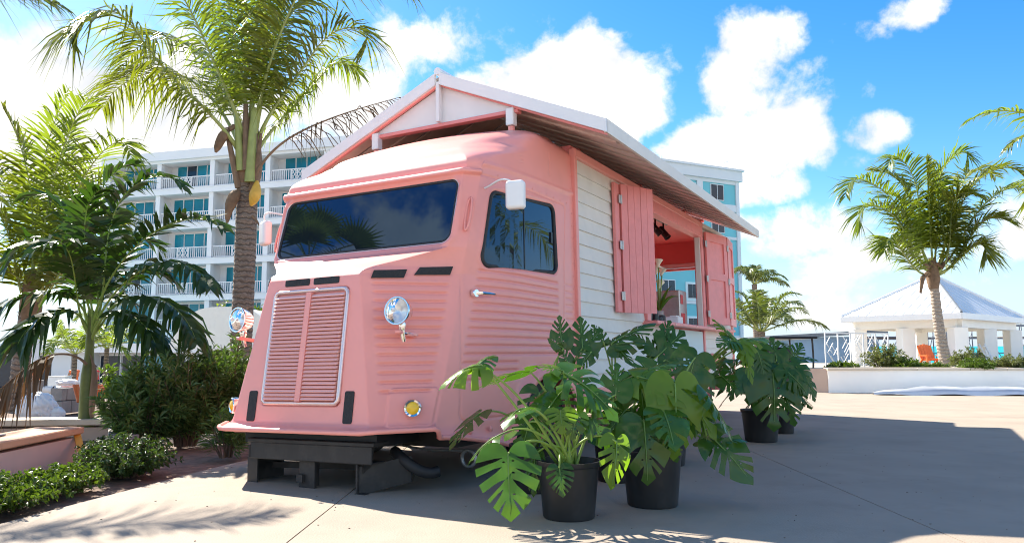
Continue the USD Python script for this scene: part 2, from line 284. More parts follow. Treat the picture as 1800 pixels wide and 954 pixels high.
from scipy.ndimage import gaussian_filter1d
HW = .975
def smooth01(x): x = np.clip(x, 0, 1); return x * x * (3 - 2 * x)
def sd_poly(px, py, pts, r):            # signed distance to a rounded convex polygon given clockwise or not
    pts = np.asarray(Polygon(pts).buffer(-r, join_style=2).exterior.coords)[:-1]
    d = np.full(px.shape, 1e9); inside = np.ones(px.shape, bool); c = pts.mean(0)
    for a, b in zip(pts, np.roll(pts, -1, 0)):
        e = b - a; t = np.clip(((px - a[0]) * e[0] + (py - a[1]) * e[1]) / (e @ e), 0, 1)
        d = np.minimum(d, np.hypot(px - a[0] - t * e[0], py - a[1] - t * e[1]))
        s = e[0] * (py - a[1]) - e[1] * (px - a[0]); sc = e[0] * (c[1] - a[1]) - e[1] * (c[0] - a[0]); inside &= (s * sc > 0)
    return np.where(inside, -d, d) - r
WS = [(-.80, 2.065), (.80, 2.065), (.80, 1.60), (-.80, 1.60)]             # windscreen in (u, w)
DW = [(.67, 2.0), (1.66, 2.06), (1.70, 1.49), (.54, 1.44)]                # door window in (v, w)
def vn_of(w): return np.interp(w, [.30, 1.36, 1.40, 1.47, 1.56, 2.09, 2.12, 2.15], [-.275, -.125, -.095, .10, .31, .465, .47, .50])
def ve_of(w): return np.interp(w, [.30, .36, .70, 1.06, 1.38, 1.56, 2.08, 2.15], [.025, .046, .174, .30, .40, .415, .56, .57])
def ue_of(w): return np.interp(w, [.30, 1.38, 1.6, 2.08, 2.15], [.865, .85, .89, .917, .92])
def hw_at(v, w):
    ve, ue = ve_of(w), ue_of(w); t = np.clip((v - ve) / (1.05 - ve), 0, 1); return ue + (HW - ue) * (1 - (1 - t) ** 2)
def nn_of(w): return np.interp(w, [.30, 1.37, 1.42, 1.56, 2.15], [.605, .40, .43, .80, .84])
nA, nB, nC = 44, 66, 190
wl = np.concatenate([.70 + 0 * np.linspace(0, 1, 1), np.arange(.7065, 1.37, .0065), np.linspace(1.37, 1.57, 30), np.linspace(1.575, 2.08, 70), np.linspace(2.088, 2.14, 10)])
nL = 64
tauD = np.linspace(0, 1, 56)[1:]
wD = 2.14 + (2.73 - 2.14) * tauD
vD = np.interp(wD, [2.14, 2.2, 2.3, 2.4, 2.5, 2.6, 2.66, 2.7, 2.73], [.505, .555, .655, .79, .98, 1.24, 1.48, 1.72, 2.05])
def wb_side(v):
    b = np.interp(v, [-.3, 0, .3, .7, .9], [.33, .31, .29, .22, .17])
    arch = .10 + np.sqrt(np.maximum(0, .57 ** 2 - (v - 1.46) ** 2))
    return np.where(v > .89, np.minimum(.665, arch), b)
def half_row(w_mid, tau=None, vf=None):
    """positions (u, v) along the half outline at one height"""
    if tau is None:
        vn, ve, n, ue = vn_of(w_mid), ve_of(w_mid), nn_of(w_mid), ue_of(w_mid)
        a = np.stack([np.linspace(0, n, nA, endpoint=False), np.full(nA, vn)], 1)
        b = np.stack([np.linspace(n, ue, nB, endpoint=False), np.linspace(vn, ve, nB, endpoint=False)], 1)
        vv = np.linspace(ve, 2.05, nC); c = np.stack([hw_at(vv, w_mid), vv], 1)
    else:
        hw = HW - .015 * tau - .20 * smooth01((w_mid - 2.52) / .21) ** 2
        rad = np.interp(tau, [0, .15, .5, 1], [.06, .2, .42, .02]); rad = min(rad, max(.005, 2.05 - vf - .01))
        n = hw - rad
        a = np.stack([np.linspace(0, n, nA, endpoint=False), np.full(nA, vf)], 1)
        g = np.linspace(0, PI / 2, nB, endpoint=False)
        b = np.stack([n + rad * np.sin(g), vf + rad * (1 - np.cos(g))], 1)
        c = np.stack([np.full(nC, hw), np.linspace(vf + rad, 2.05, nC)], 1)
    return np.vstack([a, b, c])
rows = []
base = half_row(.5); wb = np.where(np.arange(len(base)) < nA + nB, .345, wb_side(base[:, 1]))
for t in np.linspace(0, 1, nL)[:-1]:
    w = wb + (.70 - wb) * t
    h = np.array([half_row(x)[i] for i, x in enumerate(w)]) if False else None
    vn, ve, n, ue = vn_of(w), ve_of(w), nn_of(w), ue_of(w); k = np.arange(len(w))
    u = np.where(k < nA, n * k / nA, np.where(k < nA + nB, n + (ue - n) * (k - nA) / nB, 0))
    v = np.where(k < nA, vn, np.where(k < nA + nB, vn + (ve - vn) * (k - nA) / nB, ve + (2.05 - ve) * (k - nA - nB) / (nC - 1)))
    u = np.where(k < nA + nB, u, hw_at(v, w)); rows.append(np.stack([u, v, w], 1))
for w in wl: rows.append(np.column_stack([half_row(w), np.full(nA + nB + nC, w)]))
for ta, w, vf in zip(tauD, wD, vD):
    h = half_row(w, ta, vf); bl = smooth01(ta / .4); h = half_row(2.15) * (1 - bl) + h * bl; rows.append(np.column_stack([h, w + .085 * (1 - (h[:, 0] / .95) ** 2) * smooth01((ta - .35) / .65)]))
G = np.array(rows); NR, NH = G.shape[:2]
nvis = nL - 1 + len(wl)
Wd = G[:, :, 2].copy(); Ud = G[:, :, 0].copy(); Vd = G[:, :, 1].copy()        # design coordinates before smoothing
full = np.concatenate([G[:, :0:-1] * [-1, 1, 1], G], 1)
sm = gaussian_filter1d(full, .6, axis=1, mode='nearest'); sm = gaussian_filter1d(sm, 1.0, axis=0, mode='nearest')
sm[:, 0] = full[:, 0]; sm[:, -1] = full[:, -1]
G = sm[:, NH - 1:]
def normals_of(P):
    a, b = np.gradient(P, axis=0), np.gradient(P, axis=1); n = np.cross(b, a)
    return n / (np.linalg.norm(n, axis=2, keepdims=True) + 1e-12)
N = normals_of(G)
if N[NR // 2, 5] @ [0, -1, 0] < 0: N = -N
cols = np.arange(NH)[None, :] + 0 * Wd
front, side = cols < nA + nB, cols >= nA + nB
D = np.zeros((NR, NH))
d = sd_poly(Ud, Wd, WS, .07); ws = (Wd > 1.5) & (Wd < 2.13) & (Vd < .62)
D += np.where(ws, -.026 * smooth01((.012 - d) / .022) + .009 * np.exp(-((d - .03) / .016) ** 2), 0)
d = sd_poly(Vd, Wd, DW, .08)
D += np.where(side & (Wd < 2.14), -.014 * smooth01((.012 - d) / .02) + .004 * np.exp(-((d - .028) / .012) ** 2), 0)
def groove(x, wd, dep): return -dep * np.exp(-(x / wd) ** 2)
# ribs of the wings and of the doors
edge = np.clip(np.minimum(Ud - nn_of(Wd) - .04, ue_of(Wd) - .04 - Ud) / .025, 0, 1)
for k in range(13):
    wr = 1.30 - .058 * k
    D += np.where(front, edge * (groove(Wd - wr, .0085, .012) + .004 * np.exp(-((Wd - wr - .017) / .01) ** 2)), 0)
sedge = np.clip(np.minimum(Vd - ve_of(Wd) - .12, 1.72 - Vd) / .04, 0, 1)
for wr in np.arange(.66, 1.42, .058):
    lim = sedge if wr > .80 else sedge * np.clip((1.0 - Vd) / .06, 0, 1)
    D += np.where(side, lim * groove(Wd - wr, .0085, .0115), 0)
    D += np.where(side & (Vd > 1.80), np.clip((Vd - 1.83) / .02, 0, 1) * np.clip((2.01 - Vd) / .02, 0, 1) * groove(Wd - wr, .008, .005), 0)
# door outline, gutter, creases
dl = sd_poly(Vd - .35 * (ve_of(Wd) - ve_of(1.0)), Wd, [(ve_of(1.0) + .07, 2.10), (1.78, 2.10), (1.78, .40), (ve_of(1.0) + .07, .40)], .05)
D += np.where(side & (Wd < 2.15), groove(dl, .007, .007), 0)
D += np.where(side, .012 * np.exp(-((Wd - 2.165 - .03 * Vd) / .016) ** 2), 0)
D += np.where(side & (np.abs(Vd - 1.35) < .27) & (Wd > 2.3) & (Wd < 2.5), groove(np.abs(np.abs(Vd - 1.35) - .25), .008, .004), 0)
D += np.where((Wd > 2.075) & (Wd < 2.15) & front, .030 * np.exp(-((Wd - 2.115) / .018) ** 4), 0)          # the rain visor over the screen
# fog lamp plate and bonnet creases
df = sd_poly(Ud, Wd, [(.64, .62), (.84, .62), (.84, .39), (.655, .39)], .02)
D += np.where(front, .013 * smooth01((.01 - df) / .012), 0)
D += np.where((cols < nA) & (Wd > .40) & (Wd < 1.33), -.012 * smooth01((.004 - sd_poly(Ud, Wd, [(-.32, 1.29), (.32, 1.29), (.335, .52), (-.335, .52)], .03)) / .01), 0)
# the flared lip along the bottom
D += np.where(front, .078 * np.exp(-((Wd - wb[None, :]) / .036) ** 2), .03 * np.exp(-((Wd - wb[None, :]) / .05) ** 2) * (Vd < .95))
D += np.where(side, .05 * np.exp(-((np.hypot(Vd - 1.46, Wd - .10) - .60) / .06) ** 2) * (Wd < .75) * np.clip((Vd - .85) / .1, 0, 1), 0)
G = G + N * D[:, :, None]
full = np.concatenate([G[:, :0:-1] * [-1, 1, 1], G], 1); NF = normals_of(full)
if NF[NR // 2, NH] @ [0, -1, 0] < 0: NF = -NF
lipc = [k for k in range(0, full.shape[1], 3) if full[0, k, 1] < .84]
i, j = np.meshgrid(np.arange(NR - 1), np.arange(full.shape[1] - 1), indexing='ij'); m = full.shape[1]
quads = np.stack([i * m + j, i * m + j + 1, (i + 1) * m + j + 1, (i + 1) * m + j], -1)
uc = np.abs(j - (NH - 1) + .5); right = j >= NH - 1
jj = np.where(right, j - (NH - 1), NH - 2 - j)
wq, vq, dq = Wd[i, jj], Vd[i, jj], dl[i, jj]
isside = jj >= nA + nB
isroof = i >= nvis - 4
isdoor = isside & (dq < 0) & ~isroof
isnose = (jj < nA) & (wq < 1.40)
V3, N3 = full.reshape(-1, 3), NF.reshape(-1, 3)
def piece(mask, name, **kw):
    f = quads[mask]; ids, inv = np.unique(f, return_inverse=True)
    p = numbered(truck, name); raw(p, V3[ids], inv.reshape(-1, 4), mt['pink'], N3[ids])
    if kw: tag(stage.GetPrimAtPath(p), **kw)
    return p
cabbody = piece(~isroof & ~isdoor & ~isnose, 'cab_body'); piece(isroof, 'cab_roof'); nose = piece(isnose, 'bonnet')
MB().tube(full[0, lipc] + [0, .006, .010], .017, 8).build(truck, 'sill_lip', mt['pink'], smooth=True)
doors = [piece(isdoor & right, 'door'), piece(isdoor & ~right, 'door')]
for s_ in (-1, 1):
    mb = MB()
    for w_ in np.arange(.62, 2.5, .11): mb.lathe([(0, .004), (.006, .003), (.008, 0)], 7, (s_ * (HW + .001), 2.02, w_), frame((s_, 0, 0)))
    for v_ in np.arange(.75, 1.95, .13): mb.lathe([(0, .004), (.006, .003), (.008, 0)], 7, (s_ * (hw_at(v_, 2.12) + .001), v_, 2.125), frame((s_, 0, 0)))
    tag(stage.GetPrimAtPath(mb.build(truck, 'rivets', mt['pink'])), kind='stuff')
# back wall of the cab and its dark floor, seen from below
MB().box((0, 2.03, 1.3), (1.9, .03, 1.9)).build(truck, 'cab_rear_panel', mt['pinkd'])
MB().box((0, 1.2, .40), (1.74, 1.5, .05)).box((0, .2, .40), (.9, .5, .05)).build(truck, 'cab_floor', mt['darksteel'])
# windscreen
def plane_front(off):
    return lambda u, w, dd: np.stack([u, .31 + (w - 1.56) * (.465 - .31) / (2.09 - 1.56) + .022 - off - dd, w], -1)
wsp = Polygon(WS).buffer(-.07, join_style=2).buffer(.066)
scr = MB().prism(wsp, plane_front(.0), 0, .006).build(truck, 'windscreen', mt['tint'])
ring = np.array(wsp.exterior.coords)[:-1]
MB().tube(plane_front(.006)(ring[:, 0], ring[:, 1], 0 * ring[:, 0]), .011, 6, closed=True).build(scr, 'rubber_seal', mt['rubber'], smooth=True)
ring2 = np.array(wsp.buffer(.012).exterior.coords)[:-1]
MB().tube(plane_front(.014)(ring2[:, 0], ring2[:, 1], 0 * ring2[:, 0]), .0065, 6, closed=True).build(scr, 'chrome_trim', mt['pinkmetal'], smooth=True)
for sgn, dr in zip((1, -1), doors):
    dwp = Polygon(DW).buffer(-.08, join_style=2).buffer(.075)
    f = lambda v, w, dd, s=sgn: np.stack([s * (hw_at(v, w) - .010 + dd), v, w], -1)
    tv_, tf_ = trimesh.creation.triangulate_polygon(dwp, engine='earcut'); tv_, tf_ = trimesh.remesh.subdivide_to_size(np.column_stack([tv_, 0 * tv_[:, 0]]), tf_, .12)
    g = MB().add(f(tv_[:, 0], tv_[:, 1], .002), tf_).add(f(tv_[:, 0], tv_[:, 1], -.004), tf_[:, ::-1]).build(dr, 'window', mt['tint'])
    r0 = np.array(dwp.buffer(-.004).exterior.coords)[:-1]
    MB().tube(f(r0[:, 0], r0[:, 1], 0 * r0[:, 0] + .003), .017, 6, closed=True).build(dr, 'rubber_seal', mt['rubber'], smooth=True)
    MB().box((sgn * (HW - .008), 1.12, 1.755), (.008, .012, .56)).build(dr, 'sliding_divider', mt['dark']); MB().box((sgn * (HW - .004), 1.60, 1.78), (.012, .03, .09)).build(dr, 'window_catch', mt['dark'])
    h = MB().lathe([(0, .03), (.026, .03), (.03, .02), (.03, 0)], 14, (sgn * .896, .48, 1.25), frame((sgn, -.2, 0)))
    h.tube([(sgn * .915, .48, 1.25), (sgn * .955, .50, 1.25), (sgn * .968, .58, 1.25), (sgn * .968, .655, 1.252)], [.012, .012, .01, .006], 7)
    h.build(dr, 'handle', mt['chrome'], smooth=40)
    # oval grab ring on the pillar
    a = np.linspace(0, 2 * PI, 20, endpoint=False)
    MB().tube(np.stack([sgn * (.885 + .02 * np.cos(a)), .440 + (.12 * np.sin(a)) * .3 + 0 * a, 1.80 + .12 * np.sin(a)], -1), .009, 6, closed=True).build(truck, 'hinge_cover', mt['pink'], smooth=True)
    # mirrors on bent arms
    cx = sgn * (1.20 if sgn > 0 else 1.15); mz = 1.915 if sgn > 0 else 1.87; mv = .55
    ar = MB().tube(spline([(sgn * .905, .60, 2.005), (sgn * 1.03, .56, 2.025), (sgn * 1.13, .53, 2.03), (cx, mv + .005, mz + .07)], 12), .0075, 6).build(truck, 'mirror_arm', mt['white'], smooth=True)
    Rm = trimesh.transformations.rotation_matrix(.22 if sgn > 0 else -.45, [0, 0, 1])[:3, :3]
    mb = MB(); bx = trimesh.creation.box((.125, .055, .195))
    sp = trimesh.util.concatenate([trimesh.creation.icosphere(2, .026).apply_translation(np.array([x, y, z]) * [.042, .012, .074]) for x in (-1, 1) for y in (-1, 1) for z in (-1, 1)])
    hull = trimesh.convex.convex_hull(sp); mb.add(np.array(hull.vertices) @ Rm.T + [cx, mv, mz], hull.faces)
    hd = mb.build(truck, 'mirror', mt['white'], smooth=35)
    MB().box((cx + sgn * .0, mv + .0385, mz), (.10, .003, .165), Rm).build(hd, 'mirror_glass', mt['chrome'])
# nose: grille, vents
def nose_pt(u, w, off=0.0): return np.stack([np.asarray(u, float) + 0 * np.asarray(w), vn_of(w) - off + 0 * np.asarray(u), np.asarray(w, float) + 0 * np.asarray(u)], -1)
gp = Polygon([(-.318, 1.275), (.318, 1.275), (.325, .535), (-.325, .535)]).buffer(-.03, join_style=2).buffer(.03)
gr = np.array(gp.exterior.coords)[:-1]; gr = np.array([gp.exterior.interpolate(t).coords[0] for t in np.linspace(0, gp.exterior.length, 90, endpoint=False)])
grille = MB().tube(nose_pt(gr[:, 0], gr[:, 1], .002), .0155, 8, closed=True).build(truck, 'grille_frame', mt['pinkmetal'], smooth=True)
MB().hexa([nose_pt(u, w, o) for u in (-.022, .022) for o in (.026, -.004) for w in (.55, 1.262)]).build(grille, 'centre_bar', mt['pink'])
MB().hexa([nose_pt(u, w, o) for u in (-.315, .315) for o in (-.005, -.012) for w in (.54, 1.27)]).build(grille, 'backing', mt['pink'])
nsl = 28
for k in range(nsl):
    w0 = 1.25 - (k + .5) * (1.25 - .555) / nsl; h = (1.25 - .555) / nsl
    for s in (-1, 1):
        a, b = sorted((s * .026, s * .302)); us = np.array([a, b])
        prof = [(.002, -h * .46), (.020, -h * .46), (.026, -h * .28), (.016, h * .28), (.002, h * .44)]     # (out, up)
        P = np.array([[nose_pt(u, w0 + z, o) for o, z in prof] for u in us])
        mb = MB().grid(P.transpose(1, 0, 2))
        for e in P: mb.add(e, [[0, 1, 2], [0, 2, 3], [0, 3, 4]])
        mb.build(grille, 'grille_slat', mt['slat'])
def patch_front(poly, fn, name, mat, depth=.004):
    return MB().prism(poly, fn, -.01, depth).build(truck, name, mat)
nosef = lambda u, w, dd: np.stack([u, vn_of(w) - dd, w], -1)
rr = lambda x0, x1, y0, y1, r=.012: sbox(x0, y0, x1, y1).buffer(-r).buffer(r)
patch_front(rr(-.245, -.025, 1.315, 1.362), nosef, 'air_vent', mt['blackmesh']); patch_front(rr(.012, .232, 1.315, 1.362), nosef, 'air_vent', mt['blackmesh'])
for s in (-1, 1): patch_front(rr(*sorted((s * .378, s * .452)), .415, .615, .014), nosef, 'air_slot', mt['blackmesh'], .005)
def wing_fn(s):
    def fn(a, w, dd):        # a: 0 at the nose edge, 1 at the door edge
        n, vn, ve = nn_of(w), vn_of(w), ve_of(w); ue = ue_of(w); t = np.stack([ue - n, ve - vn], -1); t /= np.linalg.norm(t, axis=-1, keepdims=True)
        u = n + (ue - n) * a + dd * t[..., 1]; v = vn + (ve - vn) * a - dd * t[..., 0]
        return np.stack([s * u, v, w], -1)
    return fn
for s in (-1, 1):
    fn = wing_fn(s)
    for a0, a1, wc in ((.10, .42, 1.372), (.52, .88, 1.40)):
        q = [np.array([a, w]) for a, w in ((a0, wc - .035), (a1, wc - .028), (a1, wc + .028), (a0, wc + .018))]
        P = np.array([fn(x, y, dd) for dd in (.003, -.02) for x, y in q])
        vs = np.array([fn(x, y, .012) for x, y in q] + [fn(x, y, -.03) for x, y in q])
        MB().add(vs, [[0, 1, 2], [0, 2, 3], [4, 6, 5], [4, 7, 6], [0, 4, 5], [0, 5, 1], [1, 5, 6], [1, 6, 2], [2, 6, 7], [2, 7, 3], [3, 7, 4], [3, 4, 0]]).build(truck, 'air_vent', mt['blackmesh'])
    # headlight on its stalk
    c = np.array([s * .70, -.125, 1.11]); nrm = np.array([s * .10, -1, .06]); F = frame(nrm)
    hl = MB().lathe([(.0, -.115), (.035, -.11), (.062, -.085), (.078, -.045), (.086, -.005), (.089, .004)], 28, c, F).build(truck, 'headlight', mt['chrome'], smooth=True)
    MB().lathe([(.080, -.002), (.083, .012), (.089, .012), (.091, .002), (.089, -.006)], 28, c, F).build(hl, 'rim', mt['chrome'], smooth=40)
    MB().lathe([(0, -.05), (.03, -.045), (.06, -.025), (.081, .004)], 28, c, F).build(hl, 'reflector', mt['reflector'], smooth=True)
    MB().lathe([(0, .024), (.03, .021), (.06, .013), (.081, .004)], 28, c, F).build(hl, 'lens', M('lamp_glass_%d' % (s + 1), {'p': ('glossy_bsdf', {'roughness': .02, 'color': (.9, .9, .9)}), 't': ('transparent_bsdf', {'color': (.93, .95, .96)}), 'f': ('fresnel', {'IOR': 1.6}), 'm': ('mix_closure', {})}, [('f.fac', 'm.fac'), ('t.BSDF', 'm.closure1'), ('p.BSDF', 'm.closure2')], 'm.closure'), smooth=True)
    MB().lathe([(.0, .0), (.012, .004), (.014, .02), (0, .028)], 10, c - nrm * -.035, F).build(hl, 'bulb', mt['white'], smooth=True)
    b0 = c + [0, .05, -.09]
    MB().tube([b0 + [0, 0, .02], b0, b0 + [0, 0, -.03]], [.022, .026, .02], 12).tube([b0 + [0, 0, -.03], b0 + [0, .005, -.065], b0 + [0, .02, -.10]], [.017, .017, .014], 10).tube([b0 + [0, .0, -.05], b0 + [0, .16, -.055]], .012, 8).build(hl, 'stalk', mt['chrome'], smooth=40)
    wall = fn(np.array(.55), np.array(.96), np.array(0.))
    br = MB(); tip = c + [0, .03, -.13]; br.bar(tip + [0, -.03, 0], np.array([s * .665, .12, .95]), .04, .022, ch=.004)
    br.build(hl, 'bracket', mt['pink'])
    # fog lamp: amber lens in a chrome ring
    fc = fn(np.array(.59), np.array(.505), np.array(.055)); t = fn(np.array(.59), np.array(.505), np.array(1.)) - fn(np.array(.59), np.array(.505), np.array(0.)); t = t / np.linalg.norm(t); t[1] -= .9; Ff = frame(t)
    fl = MB().lathe([(.040, -.06), (.054, -.04), (.058, .006), (.052, .016), (.040, .010)], 24, fc, Ff).build(truck, 'fog_lamp', mt['chrome'], smooth=40)
    MB().lathe([(0, .024), (.02, .021), (.032, .015), (.041, .006)], 24, fc, Ff).build(fl, 'lens', mt['amber'], smooth=True)
    # small round screw plugs on the sill
    for vv in (.08, .2, .42):
        MB().lathe([(0, .006), (.016, .005), (.02, 0)], 12, (s * (hw_at(vv + .15, .34) + .02), vv + .15, .33), frame((s, 0, 0))).build(truck, 'sill_plug', mt['pink'], smooth=True)
# chassis: front cross beam on three steel legs
MB().hexa([(u, v, w) for u in (-.52, .60) for v in (-.20, .25) for w in (.27, .40)]).box((.05, .2, .36), (1.1, .5, .08)).build(truck, 'radiator_support', mt['dark'])
bm = MB().box((.08, -.17, .290), (1.06, .16, .03), ch=.006).box((.085, -.240, .225), (1.02, .014, .105), ch=.003).box((.085, -.17, .175), (1.0, .14, .01))
for u in (-.30, -.27, -.24, .30, .33, .36): bm.lathe([(0, .004), (.006, .004), (.006, 0)], 8, (u, -.241, .235), frame((0, -1, 0)))
bm.build(truck, 'front_beam', mt['darksteel'])
MB().hexa([(u, v, w) for u in (-.49, -.478) for v in (-.20, .12) for w in (.0, .25)]).hexa([(u, v, w) for u in (-.49, -.40) for v in (-.205, -.195) for w in (.0, .172)]).build(truck, 'support_leg', mt['darksteel'])
MB().box((.045, -.20, .085), (.13, .02, .18)).box((.045, -.15, .085), (.012, .10, .18)).box((.005, -.222, .06), (.05, .03, .05)).build(truck, 'support_leg', mt['darksteel'])
MB().hexa([(u, v, w) for u in (.462, .474) for v in (-.23, -.20) for w in (-.02, .26)]).box((.50, -.215, -.013), (.08, .05, .012)).hexa([(.474, -.21, -.02), (.474, -.21, .15), (.474, -.20, -.02), (.474, -.20, .15), (.70, .02, .04), (.70, .02, .20), (.70, .03, .04), (.70, .03, .20)]).build(truck, 'support_leg', mt['darksteel'])
MB().bar((.55, -.2, .28), (.47, -.16, .05), .05, .02).bar((-.45, .0, .1), (.6, .2, .1), .04, .04).build(truck, 'brace', mt['darksteel'])
for u in (-.42, .42): MB().box((u, 4.0, .36), (.09, 7.8, .12)).build(truck, 'chassis_rail', mt['darksteel'])
MB().box((.60, .62, .27), (.45, .5, .10)).build(truck, 'battery_tray', mt['darksteel'])
MB().tube([(-.8, 1.46, .325), (.8, 1.46, .325)], .045, 8).build(truck, 'axle', mt['darksteel'], smooth=40); MB().tube([(-.8, 6.75, .325), (.8, 6.75, .325)], .05, 8).build(truck, 'axle', mt['darksteel'], smooth=40)
MB().tube(spline([(-.2, .3, .24), (.1, .7, .2), (.3, 1.6, .2), (.3, 3.5, .22)], 14), .03, 8).build(truck, 'exhaust_pipe', mt['steel'], smooth=40)
MB().tube(spline([(.55, .05, .22), (.70, .0, .15), (.78, .05, .10), (.84, .12, .10)], 10), .035, 8).build(truck, 'air_hose', mt['rubber'], smooth=True)
a = np.linspace(0, 2 * PI, 16, endpoint=False)
MB().tube(np.stack([.80 + .055 * np.cos(a), .55 + 0 * a, .13 + .055 * np.sin(a)], -1), .012, 6, closed=True).tube([(.2, .55, .2), (.5, .56, .17), (.95, .6, .18)], .008, 5).build(truck, 'towing_eye', mt['steel'], smooth=True)
for v0, nm in ((1.46, 0), (6.75, 1)):
    for s in (-1, 1):
        F = frame((s, 0, 0)); c = (s * .80, v0, .325)
        wh = MB().lathe([(.20, -.09), (.30, -.085), (.325, -.05), (.325, .05), (.30, .085), (.20, .09)], 32, c, F).build(truck, 'wheel', mt['rubber'], smooth=40)
        MB().lathe([(.20, .085), (.19, .04), (.12, .03), (.10, .07), (.05, .075), (0, .075)], 24, c, F).build(wh, 'rim', mt['pinkd'], smooth=40)
        mb = MB()
        for q in range(5): mb.lathe([(0, .016), (.011, .016), (.012, 0)], 8, np.array(c) + F @ [.14 * math.cos(q * 1.2566), .14 * math.sin(q * 1.2566), .036], F)
        mb.build(wh, 'wheel_nut', mt['steel'])
for s in (-1, 1):
    g = np.linspace(PI * .02, PI * .98, 18)
    P = np.array([[(s * uu, 6.75 + rr_ * np.cos(x), .30 + rr_ * np.sin(x)) for x in g] for uu, rr_ in ((.80, .44), (1.0, .44), (1.035, .47), (1.035, .52), (.99, .55))])
    MB().grid(P).build(truck, 'rear_mudguard', mt['pink'], smooth=50)
# ------------------------------------------------------------------ the sales body behind the cab
B0, B1, BH, SILL, HEAD, O0, O1 = 2.06, 8.10, 2.63, 1.19, 2.43, 3.98, 6.30
MB().box((0, (B0 + B1) / 2, .50), (1.90, B1 - B0, .06)).build(truck, 'body_floor', mt['pinkd'])
MB().box((0, (B0 + B1) / 2, BH + .02), (1.92, B1 - B0, .04)).build(truck, 'body_ceiling', mt['pinkd'])
MB().box((0, B0 + .02, 1.56), (1.90, .04, 2.1)).build(truck, 'end_wall', mt['pinkd'])
ew = MB().box((0, B1 - .02, .85), (1.90, .04, .70)).box((0, B1 - .02, 2.46), (1.90, .04, .34)).box((-.92, B1 - .02, 1.75), (.06, .04, 1.08)).box((.80, B1 - .02, 1.75), (.30, .04, 1.08)).build(truck, 'end_wall', mt['pinkd'])
MB().box((-.12, B1 - .05, 2.255), (1.60, .05, .07), ch=.01).build(ew, 'light_bar', mt['white']); MB().box((-.12, B1 - .05, 2.195), (1.60, .045, .035), ch=.006).build(ew, 'window_frame', mt['pinkw'])
